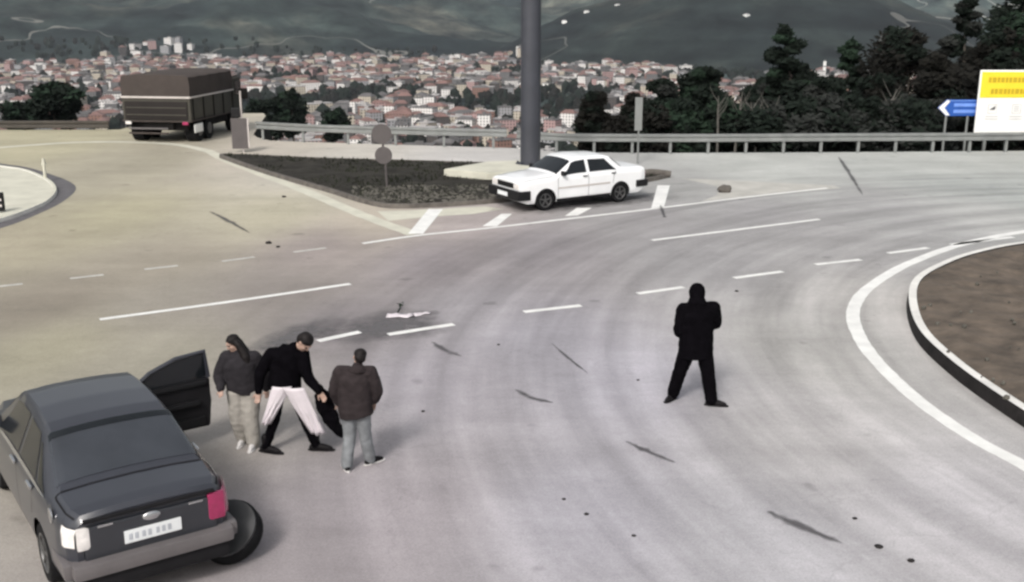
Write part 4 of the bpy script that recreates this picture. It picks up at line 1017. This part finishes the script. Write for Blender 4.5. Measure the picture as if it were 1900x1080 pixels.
# 2 woman with long hair
p=at(457,826)
person('person',p,.87,dict(head=(-.09,-.02,1.58),neck=(-.03,0,1.44),chest=(0,0,1.27),pelvis=(.03,0,.90),hem=(.02,0,.86),shL=(-.19,-.02,1.38),shR=(.19,.03,1.36),elL=(-.31,-.03,1.12),wrL=(-.26,-.20,.95),elR=(.32,.05,1.10),wrR=(.36,-.05,.90),
  hipL=(-.07,0,.86),hipR=(.12,0,.86),knL=(-.09,-.02,.47),anL=(-.06,.08,.085),knR=(.10,-.05,.47),anR=(.13,-.08,.085),toeL=(-.1,-1,0),toeR=(-.05,-1,0)),
  dict(trousers='cloth_pale',jacket='cloth_grey',shoe='shoe_white',sole='shoe_white',bulk=1.26,leg=1.6,hem=.10),'person with long dark hair, dark grey top and wide pale trousers',face=(-.75,-.62,-.2),hair='long')
# 3 man in black, leaning
p=at(543,838)
t3=person('person',p,1.0,dict(head=(.24,-.08,1.48),neck=(.12,-.03,1.38),chest=(.01,0,1.24),pelvis=(-.05,0,.92),hem=(-.06,0,.84),shL=(-.20,.0,1.30),shR=(.20,-.02,1.32),elL=(-.34,-.03,1.06),wrL=(-.36,-.10,.84),elR=(.26,-.10,1.05),wrR=(.40,-.14,.86),
  hipL=(-.13,0,.86),hipR=(.06,0,.86),knL=(-.19,.0,.47),anL=(-.33,-.02,.085),knR=(.16,.0,.47),anR=(.29,.04,.085),toeL=(.95,-.3,0),toeR=(1,-.05,0)),
  dict(trousers='cloth_black',jacket='cloth_jacket_black',shoe='shoe_black',sole='shoe_black',bulk=1.02,leg=.82,hem=.062,boot=.12),'person in black jacket leaning over in mid stride, white cloth before the legs',face=(.75,-.45,-.45))
def cloth_tail(par,top,bot,wt,wb,y,name='white_cloth'):
    bm=bmesh.new(); top=Vector(top); bot=Vector(bot); g=[]
    for i in range(15):
        t_=i/14; c=top.lerp(bot,t_); w_=wt+(wb-wt)*t_; r=[]
        for j in range(11):
            s=j/10-.5; r.append(bm.verts.new((c.x+s*w_,c.y+y-.035*math.cos(s*math.pi)-.02*math.sin(j*1.9+i*.35)*t_,c.z+.012*math.sin(j*1.0)*t_)))
        g.append(r)
    for i in range(14):
        for j in range(10): bm.faces.new((g[i][j],g[i+1][j],g[i+1][j+1],g[i][j+1]))
    o=obj(name,bm,'cloth_white',par,smooth=60); md=o.modifiers.new('s','SOLIDIFY'); md.thickness=.012; md.offset=0
cloth_tail(t3,(-.05,-.12,.93),(-.29,-.08,.42),.24,.11,-.03)
cloth_tail(t3,(.09,-.14,.93),(.36,-.08,.30),.27,.19,-.05)
# 4 man in brown jacket, back to us
p=at(663,868)
t4=person('person',p,.90,dict(head=(.075,.08,1.55),neck=(.05,.03,1.42),chest=(.02,0,1.28),pelvis=(0,0,.90),hem=(.02,0,.76),shL=(-.18,0,1.38),shR=(.22,0,1.38),elL=(-.27,.04,1.12),wrL=(-.24,.14,.88),elR=(.30,.02,1.12),wrR=(.25,.10,.92),
  hipL=(-.09,0,.86),hipR=(.10,0,.86),knL=(-.09,.02,.47),anL=(-.13,-.08,.085),knR=(.12,.03,.47),anR=(.16,.12,.085),toeL=(-.35,.9,0),toeR=(.75,.65,0)),
  dict(trousers='cloth_jeans',jacket='cloth_brown',shoe='shoe_black',sole='shoe_white',bulk=1.14,leg=1.12,hem=.08,hood_down=True),'person in brown jacket and faded jeans seen from behind, head bowed',face=(-.3,.9,-.35))
# dark bag / coat between the two men
p=at(612,838,0); bm=bmesh.new()
chain(bm,[(-.05,-.02,.80),(-.02,-.02,.60),(.07,-.03,.40),(.16,-.03,.24)],[(.11,.06),(.125,.07),(.095,.055),(.05,.04)])
chain(bm,[(-.06,-.02,.86),(-.12,-.02,.92)],[.025,.02])
o=obj('black_coat',bm,'cloth_jacket_black'); remesh(o,.012,3,.016); o.location=p; tag(o,'black coat bundled between the person in black and the person in brown','coat')

# ------------------------------------------------------------------ trees
def leafcloud(bm,c,r,n,ls,rg,mi=0,shape=None):
    c=Vector(c)
    for _ in range(n):
        while True:
            d=Vector((rg.uniform(-1,1),rg.uniform(-1,1),rg.uniform(-1,1)))
            if .25<d.length<1: break
        p=c+Vector((d.x*r[0],d.y*r[1],d.z*r[2])); a=Vector((rg.gauss(0,1),rg.gauss(0,1),rg.gauss(0,.7))).normalized(); b=a.orthogonal().normalized(); s=ls*rg.uniform(.6,1.4)
        f=bm.faces.new((bm.verts.new(p-a*s),bm.verts.new(p+b*s*.45),bm.verts.new(p+a*s),bm.verts.new(p-b*s*.45))); f.material_index=mi
def tree(name,x,y,z0,h,wd,kind,label,cat,seed,group=None,leaves=5200,ls=.13,leafm=('leaf_dark','leaf_green'),crown0=.25,bark='bark'):
    rg=random.Random(seed); t=empty(name,(x,y,z0),label=label,cat=cat,group=group)
    bm=bmesh.new(); pts=[Vector((0,0,-.5))]; 
    for i in range(1,7): pts.append(Vector((rg.uniform(-.12,.12)*i*.4*wd/3,rg.uniform(-.1,.1)*i*.3,h*.96*i/6)))
    r0=.035*h**.8*.9; tube(bm,pts,[r0*(1-i/6.6) for i in range(7)],8)
    L=bmesh.new(); ends=[]
    nl=40 if kind=='pine' else 38
    for k in range(nl):
        f=crown0+(1-crown0)*(k+rg.random())/nl; p=pts[min(5,int(f*6))].lerp(pts[min(6,int(f*6)+1)],(f*6)%1)
        g=(f-crown0)/(1-crown0)
        if kind=='pine': rr=wd/2*(1-g*.80)*(.55+.65*rg.random()) ; up=rr*.25
        elif kind=='column': rr=wd/2*(.55+.45*math.sin(math.pi*min(1,g*1.1+.1)))*rg.uniform(.5,1); up=rr*.9
        else: rr=wd/2*(math.sin(math.pi*(.16+.80*g))**.7)*rg.uniform(.45,1.05); up=rr*.45
        a=rg.uniform(0,6.283); e=p+Vector((math.cos(a)*rr,math.sin(a)*rr,up)); m_=p.lerp(e,.5)+Vector((0,0,-.06*rr))
        rb=r0*.30*(1-g*.6); tube(bm,[p,m_,e],[rb,rb*.6,rb*.2],5); ends.append((m_.lerp(e,.35),e,g,rr))
    n=leaves//len(ends)
    for m_,e,g,rr in ends:
        cs=max(.32,min(.95,rr*.70)); mi=0 if rg.random()<.62 else 1
        cz=cs*(.5 if kind=='pine' else .75)
        leafcloud(L,e,(cs,cs,cz),int(n*.6),ls,rg,mi); leafcloud(L,m_,(cs*.9,cs*.9,cz),int(n*.4),ls,rg,0)
    leafcloud(L,(pts[6].x,pts[6].y,h*.97),(.22+wd*.03,.22+wd*.03,.06*h),n//2,ls,rg,0)
    obj('trunk',bm,bark,t,smooth=60); obj('crown',L,list(leafm),t,recalc=False)
    return t
LD=('leaf_dark','leaf_green'); LBr=('leaf_brown','leaf_dark'); LGr=('leaf_dark','leaf_grey')
def place(px,topy,wpx,Y,kind,label,cat,seed,name,lm=LD,c0=.15,lv=5200,ls=.15,bark='bark',grp='trees along the road edge'):
    T=atY(px,topy,Y); x=T.x; z0=-2.6 if Y>48 else -1.2; zc=(Y*CC-(T.z-CH)*SS)*(1.22 if wpx>50 else 1.05)
    tree(name,x,Y,z0,T.z-z0,wpx/FPX*zc,kind,label,cat,seed,grp,lv,ls,lm,c0,bark)
for a in [
 (1103,180,46,47,'column','narrow brownish evergreen, leftmost of the row behind the guardrail','tree',1,'columnar_tree',LBr,.02),
 (1147,222,50,46,'bush','low dark bush between the narrow evergreen and the slim post','bush',2,'roadside_bush',LBr,.02),
 (1174,182,26,48,'column','slim dark evergreen right beside the slim panel post','tree',3,'columnar_tree',LBr,.02),
 (1228,150,66,52,'round','dark broad tree with thin top just right of the slim panel post','tree',4,'broad_tree',LGr,.1),
 (1300,128,62,55,'round','round headed dark tree standing up against the pale houses','tree',5,'broad_tree',LD,.35),
 (1262,195,70,46,'bush','dark scrub below the round headed tree','bush',6,'roadside_bush',LD,.02),
 (1345,188,70,46,'bush','olive green shrub right of the round headed tree','bush',7,'roadside_bush',LD,.02),
 (1392,165,46,50,'round','thin grey bare-looking tree left of the tall pine','tree',8,'thin_tree',LGr,.2),
 (1466,52,112,50,'pine','tall ragged pine, first tall one from the left','tree',9,'pine_tree',LD,.15),
 (1425,150,60,53,'round','dark tree tucked against the left side of the tall ragged pine','tree',10,'broad_tree',LGr,.1),
 (1530,150,80,48,'round','low dark tree between the tall ragged pine and the green pine','tree',11,'broad_tree',LGr,.05),
 (1580,78,84,56,'pine','green pointed pine in the middle of the group','tree',12,'pine_tree',('leaf_green','leaf_dark'),.15),
 (1630,140,80,50,'round','dark tree right of the green pointed pine','tree',13,'broad_tree',LBr,.05),
 (1692,56,128,54,'round','broad very dark tree with a small pointed top','tree',14,'broad_tree',LBr,.08),
 (1745,105,100,49,'round','dark tree behind the blue arrow sign','tree',15,'broad_tree',LBr,.05),
 (1806,-12,96,52,'pine','tallest pine, its tip reaching the top of the picture','tree',16,'pine_tree',LGr,.12),
 (1862,60,110,50,'round','brownish tree directly behind the yellow and white board','tree',17,'broad_tree',LBr,.05),
 (1905,-30,110,57,'round','tall green tree at the right edge above the board','tree',18,'broad_tree',('leaf_green','leaf_dark'),.15),
 (1960,20,120,49,'round','tree at the far right beyond the board','tree',19,'broad_tree',LBr,.1),
 (1500,185,110,45.5,'bush','dark scrub at the foot of the tall ragged pine','bush',20,'roadside_bush',LGr,.02),
 (1610,190,110,45.5,'bush','dark scrub at the foot of the green pointed pine','bush',21,'roadside_bush',LGr,.02),
 (1710,195,110,45.5,'bush','dark scrub left of the blue sign posts','bush',22,'roadside_bush',LGr,.02),
 (1215,205,60,45.5,'bush','dark scrub right of the slim panel post','bush',23,'roadside_bush',LBr,.02),
 (1420,200,90,45.5,'bush','dark scrub at the left foot of the tall ragged pine','bush',24,'roadside_bush',LGr,.02),
 (1790,190,90,46.5,'bush','dark scrub behind the blue sign posts','bush',25,'roadside_bush',LBr,.02)]:
    px,ty,wp,Y,kind,lab,cat,seed,nm,lm,c0=a
    place(px,ty,wp,Y,'round' if kind=='bush' else kind,lab,cat,seed,nm,lm,c0,lv=12500 if kind!='bush' else 9000,ls=.15,grp='trees along the road edge' if cat=='tree' else 'bushes behind the guardrail')
for i,(px,ty,lean) in enumerate([(1334,178,.1),(1375,170,-.3),(1398,190,.5),(1428,195,.4),(1655,165,-1.0)]):
    T=atY(px,ty,45); bm=bmesh.new(); tube(bm,[(lean*.6,0,-2),(lean*.3,0,.2),(0,.05,T.z*.6),(-lean*.2,0,T.z)],[.06,.05,.035,.015],7)
    rg=random.Random(i)
    for k in range(6):
        z=T.z*(.45+.08*k); a=rg.choice((-1,1)); tube(bm,[(0,0,z),(a*.25,rg.uniform(-.2,.2),z+.35),(a*.4,0,z+.7)],[.02,.012,.005],5)
    o=obj('bare_sapling',bm,'bark_pale'); o.location=(T.x,45,0)
    tag(o,['pale bare sapling nearest the round headed tree','pale bare sapling, second from the left','pale bare sapling, third from the left','pale leaning sapling at the foot of the tall ragged pine','pale leaning stem before the broad very dark tree'][i],'sapling','pale bare saplings behind the guardrail')

# ------------------------------------------------------------------ the town in the valley
def wall_mat(name,col):
    m=bpy.data.materials.new(name); m.use_nodes=True; n=m.node_tree.nodes; l=m.node_tree.links; b=n['Principled BSDF']; b.inputs['Roughness'].default_value=.85
    uv=n.new('ShaderNodeUVMap'); sp=n.new('ShaderNodeSeparateXYZ'); l.new(uv.outputs[0],sp.inputs[0])
    def ma(op,a,v=None,c=None):
        q=n.new('ShaderNodeMath'); q.operation=op; l.new(a,q.inputs[0])
        if c is not None: l.new(c,q.inputs[1])
        elif v is not None: q.inputs[1].default_value=v
        return q.outputs[0]
    fx=ma('FRACT',ma('DIVIDE',sp.outputs[0],3.2)); fz=ma('FRACT',ma('DIVIDE',sp.outputs[1],3.0))
    wx=ma('MULTIPLY',ma('GREATER_THAN',fx,.30),c=ma('LESS_THAN',fx,.72)); wz=ma('MULTIPLY',ma('GREATER_THAN',fz,.32),c=ma('LESS_THAN',fz,.80))
    win=ma('MULTIPLY',wx,c=wz)
    mx=n.new('ShaderNodeMix'); mx.data_type='RGBA'; l.new(win,mx.inputs[0]); mx.inputs[6].default_value=(*col,1); mx.inputs[7].default_value=(.03,.03,.035,1)
    sl_=ma('GREATER_THAN',fz,.93); m2=n.new('ShaderNodeMix'); m2.data_type='RGBA'; l.new(sl_,m2.inputs[0]); l.new(mx.outputs[2],m2.inputs[6]); m2.inputs[7].default_value=(*[c*.65 for c in col],1)
    l.new(m2.outputs[2],b.inputs['Base Color']); return m
COLS=[('white',(.74,.72,.70)),('cream',(.48,.43,.35)),('pink',(.40,.27,.26)),('grey',(.13,.128,.13)),('terracotta',(.24,.135,.105)),('pale grey',(.31,.31,.32)),('brown',(.07,.06,.057))]
WM=[wall_mat('render_'+n.replace(' ','_'),c) for n,c in COLS]
ROOFS=['roof_tile','roof_grey','roof_pale']
def bld(bm,uvl,x,y,z,lx,ly,h,a,wi,bms=None):
    ca,sa=math.cos(a),math.sin(a); q=[(-lx/2,-ly/2),(lx/2,-ly/2),(lx/2,ly/2),(-lx/2,ly/2)]
    P=[(x+ca*u-sa*v,y+sa*u+ca*v) for u,v in q]; lo=[bm.verts.new((*p,z-12)) for p in P]; hi=[bm.verts.new((*p,z+h)) for p in P]
    for i in range(4):
        j=(i+1)%4; f=bm.faces.new((lo[i],lo[j],hi[j],hi[i])); L=lx if i%2==0 else ly; f.material_index=wi
        for lp,(uu,vv) in zip(f.loops,((0,-12),(L,-12),(L,h),(0,h))): lp[uvl].uv=(uu+1,vv+12)
    return P
def roofb(bm,P,zt,kind,mi,ov=.5):
    c=Vector((sum(p[0] for p in P)/4,sum(p[1] for p in P)/4,0)); E=[c+(Vector((*p,0))-c)*(1+.05) for p in P]
    if kind=='flat':
        prism_(bm,[(e.x,e.y) for e in E],zt,zt+.5,mi)
        s=[c+(Vector((*p,0))-c)*.28 for p in P]; prism_(bm,[(e.x,e.y) for e in s],zt+.5,zt+2.6,mi)
    else:
        b_=[bm.verts.new((e.x,e.y,zt)) for e in E]; L01=(E[0]-E[1]).length; L12=(E[1]-E[2]).length
        if L01>=L12: r=[(E[0]+E[3])/2*.75+(E[1]+E[2])/2*.25,(E[1]+E[2])/2*.75+(E[0]+E[3])/2*.25]; id_=((0,1,1,0),(2,3,0,1))
        else: r=[(E[0]+E[1])/2*.75+(E[2]+E[3])/2*.25,(E[2]+E[3])/2*.75+(E[0]+E[1])/2*.25]
        hh=min(L01,L12)*.24; r=[bm.verts.new((q.x,q.y,zt+hh)) for q in r]
        if L01>=L12: fs=[(b_[0],b_[1],r[1],r[0]),(b_[1],b_[2],r[1]),(b_[2],b_[3],r[0],r[1]),(b_[3],b_[0],r[0])]
        else: fs=[(b_[0],b_[1],r[0]),(b_[1],b_[2],r[1],r[0]),(b_[2],b_[3],r[1]),(b_[3],b_[0],r[0],r[1])]
        for f in fs: bm.faces.new(f).material_index=mi
        bm.faces.new(b_[::-1]).material_index=mi
def prism_(bm,P,z0,z1,mi): prism(bm,P,z0,z1,mi)
rt_=random.Random(42); B_=[]
d=820.
while d<3350:
    step=21+ (d-820)*.004
    azs=-40.
    while azs<41:
        azs+=math.degrees(step/d)*rt_.uniform(.8,1.35); dd=d+rt_.uniform(-.4,.4)*step; x=dd*math.sin(R(azs)); y=dd*math.cos(R(azs))
        if y<700: continue
        clump=noise.noise(Vector((x/210.,y/260.,1.3)))
        if clump<-.34 or rt_.random()<.06: continue
        if x>40 and math.hypot(x-575,y-2600)<640+60*noise.noise(Vector((x/80,y/80,0))): continue
        up_=noise.noise(Vector((x/300,y/300,4)))
        if dd>2480+200*up_: continue
        B_.append((y,x,dd))
    d+=step*1.05
B_.sort(key=lambda q:math.hypot(q[0],q[1])); 
def inview(x,y):
    px=950+FPX*x/(y*CC+125*SS); return -10<px<1200 or 1225<px<1420
big=[q for q in B_ if inview(q[1],q[0])][:290]; bigset=set(id(q) for q in big); rest=[q for q in B_ if id(q) not in bigset]
protos={}; LAB={}
def wid(): 
    r=rt_.random(); return 0 if r<.24 else 1 if r<.42 else 2 if r<.54 else 3 if r<.68 else 4 if r<.76 else 5 if r<.87 else 6
SZ=[(13,11,9),(19,12,12),(11,9,6),(24,12,14),(14,13,17)]
NM=['small','mid-rise','low','wide','tall']
k=0
for (y,x,dd) in big:
    wi=wid(); si=rt_.choice((0,0,1,1,2,3,4)); rk='flat' if (si>=3 or rt_.random()<.35) else 'hip'; ri=rt_.choice((1,2)) if rk=='flat' else rt_.choice((0,0,0,1)); key=(wi,si,rk,ri)
    a=rt_.uniform(-.6,.6)+ (0 if rt_.random()<.5 else math.pi/2); z=terr(x,y)
    px_=950+FPX*x/(y*CC+125*SS); zone=[z_ for lim,z_ in ((210,'beyond the left guardrail'),(340,'above the truck rear'),(460,'above the truck side'),(560,'right of the truck'),(690,'left of the round signs'),(740,'behind the round signs'),(800,'just right of the round signs'),(880,'between round signs and mast'),(966,'just left of the mast'),(1080,'just right of the mast'),(1240,'behind the narrow evergreens'),(9999,'by the round headed tree')) if px_<lim][0]
    lab='%s %s block, %s roof, %s'%(NM[si],COLS[wi][0],{0:'red',1:'grey',2:'pale'}[ri]+(' flat' if rk=='flat' else ' hipped'),zone)
    if key not in protos:
        lx,ly,h=SZ[si]; t=empty('apartment_block',(x,y,z),rz=a,label=lab,cat='building',group='buildings of the valley town')
        bm=bmesh.new(); uvl=bm.loops.layers.uv.new('UVMap'); P=bld(bm,uvl,0,0,0,lx,ly,h,0,0); obj('wall',bm,WM[wi],t)
        bm=bmesh.new(); roofb(bm,P,h+.003,rk,0); obj('roof',bm,ROOFS[ri],t)
        protos[key]=t
    else: t=dup(protos[key],(x,y,z),a,label=lab,group='buildings of the valley town')
    LAB.setdefault(lab,[]).append((px_,t))
    k+=1
ORD='first second third fourth fifth sixth seventh eighth ninth tenth'.split()
for lab,L_ in LAB.items():
    if len(L_)>1:
        for i,(q,t) in enumerate(sorted(L_,key=lambda v:v[0])): t['label']=lab+', '+ORD[min(i,9)]+' such from left'
bm=bmesh.new(); uvl=bm.loops.layers.uv.new('UVMap')
for (y,x,dd) in rest:
    lx,ly,h=rt_.choice(SZ); s=rt_.uniform(.85,1.2); a=rt_.uniform(-.6,.6)+(0 if rt_.random()<.5 else math.pi/2); z=terr(x,y)
    P=bld(bm,uvl,x,y,z,lx*s,ly*s,h,a,wid()); flat=rt_.random()<.45; roofb(bm,P,z+h+.003,'flat' if flat else 'hip',7+(rt_.choice((1,2)) if flat else rt_.choice((0,0,1))))
tag(obj('far_town',bm,WM+ROOFS),'hundreds of small pale and reddish houses massed across the valley','town',kind='stuff')
print('BUILDINGS',len(big),len(rest))
# trees among the houses
bm=bmesh.new(); rg=random.Random(9)
for _ in range(6000):
    d=rg.uniform(780,2600); a=R(rg.uniform(-32,32)); x=d*math.sin(a); y=d*math.cos(a); z=terr(x,y)
    if math.hypot(x-575,y-2600)<655: continue
    s=rg.uniform(3,6.5)*(1.25 if noise.noise(Vector((x/210.,y/260.,1.3)))<-.2 else .9)
    n_=bmesh.new(); bmesh.ops.create_icosphere(n_,subdivisions=1,radius=1)
    for v in n_.verts: v.co*=rg.uniform(.65,1.25)
    merge(bm,n_,Matrix.Translation((x,y,z+s))@Matrix.Diagonal((s,s,s*1.3,1)),rg.choice((0,0,1)))
tag(obj('town_trees',bm,['leaf_dark','leaf_brown']),'dark trees scattered between the houses of the valley town','trees',kind='stuff')
# trees on the slope just below the road
for i,(px,ty,by,wp,Y,lab) in enumerate([(95,160,232,90,110,'dark rounded tree on the slope beyond the left guardrail'),(40,195,236,60,120,'lower dark tree on the slope at the far left'),(540,165,250,42,170,'narrow dark tree on the slope right of the panel sign'),(500,188,250,70,150,'dark bushy tree on the slope just right of the panel sign'),(620,205,255,50,160,'small dark tree on the slope left of the round sign plates')]):
    T=atY(px,ty,Y); b=atY(px,by+8,Y); wdt=wp/FPX*Y
    tree('slope_tree',T.x,Y,b.z,T.z-b.z,wdt,'round',lab,'tree',60+i,'trees on the slope below the road',4200,.012*Y**.75*.45+.1,LD,.08)
for i,(px,py) in enumerate([(1047,42),(1088,24),(1146,12),(1385,31)]):
    Y=1900.
    while Y<4200:
        q=atY(px,py,Y)
        if terr(q.x,Y)>=q.z: break
        Y+=8
    t=empty('hill_house',(q.x,Y,q.z-2),rz=.2*i,label=['white hill house nearest the mast on the dark ridge','second white hill house right of the mast on the dark ridge','third white hill house up the dark ridge','white hill house alone high on the dark hill'][i],cat='house',group='white houses on the dark hill')
    bm=bmesh.new(); box(bm,(0,0,3),(11,9,6)); obj('wall',bm,'sign_white',t)
    bm=bmesh.new(); roofb(bm,[(-5.5,-4.5),(5.5,-4.5),(5.5,4.5),(-5.5,4.5)],6.01,'hip',0); obj('roof',bm,'roof_pale',t)
# slender white tower
Y=1850.; T=atY(1531,110,Y); b=terr(T.x,Y); t=empty('slender_tower',(T.x,Y,b),label='slender white tower far behind the trees',cat='tower')
hh=T.z-b; bm=bmesh.new(); tube(bm,[(0,0,0),(0,0,hh*.6),(0,0,hh*.9)],[3.2,2.8,2.6],10); obj('shaft',bm,'sign_white',t)
bm=bmesh.new(); tube(bm,[(0,0,hh*.9),(0,0,hh)],[2.8,.2],10); obj('cap',bm,'roof_grey',t)
bm=bmesh.new(); tube(bm,[(0,0,hh*.62),(0,0,hh*.66)],[3.6,3.6],10); obj('gallery',bm,'roof_grey',t)

# ------------------------------------------------------------------ air
bm=bmesh.new(); box(bm,(0,0,0),(20000,20000,1)); 
for v in bm.verts: v.co.z=900 if v.co.z>0 else -131
hz=obj('haze',bm,'sign_white'); tag(hz,'faint grey haze hanging over the valley and hills','haze',kind='stuff')
m=bpy.data.materials.new('haze_air'); m.use_nodes=True; n=m.node_tree.nodes; n.remove(n['Principled BSDF']); pv_=n.new('ShaderNodeVolumePrincipled'); pv_.inputs['Density'].default_value=.00006; pv_.inputs['Color'].default_value=(.60,.66,.72,1); pv_.inputs['Anisotropy'].default_value=0
m.node_tree.links.new(pv_.outputs[0],n['Material Output'].inputs['Volume']); hz.data.materials[0]=m
hz.visible_shadow=True
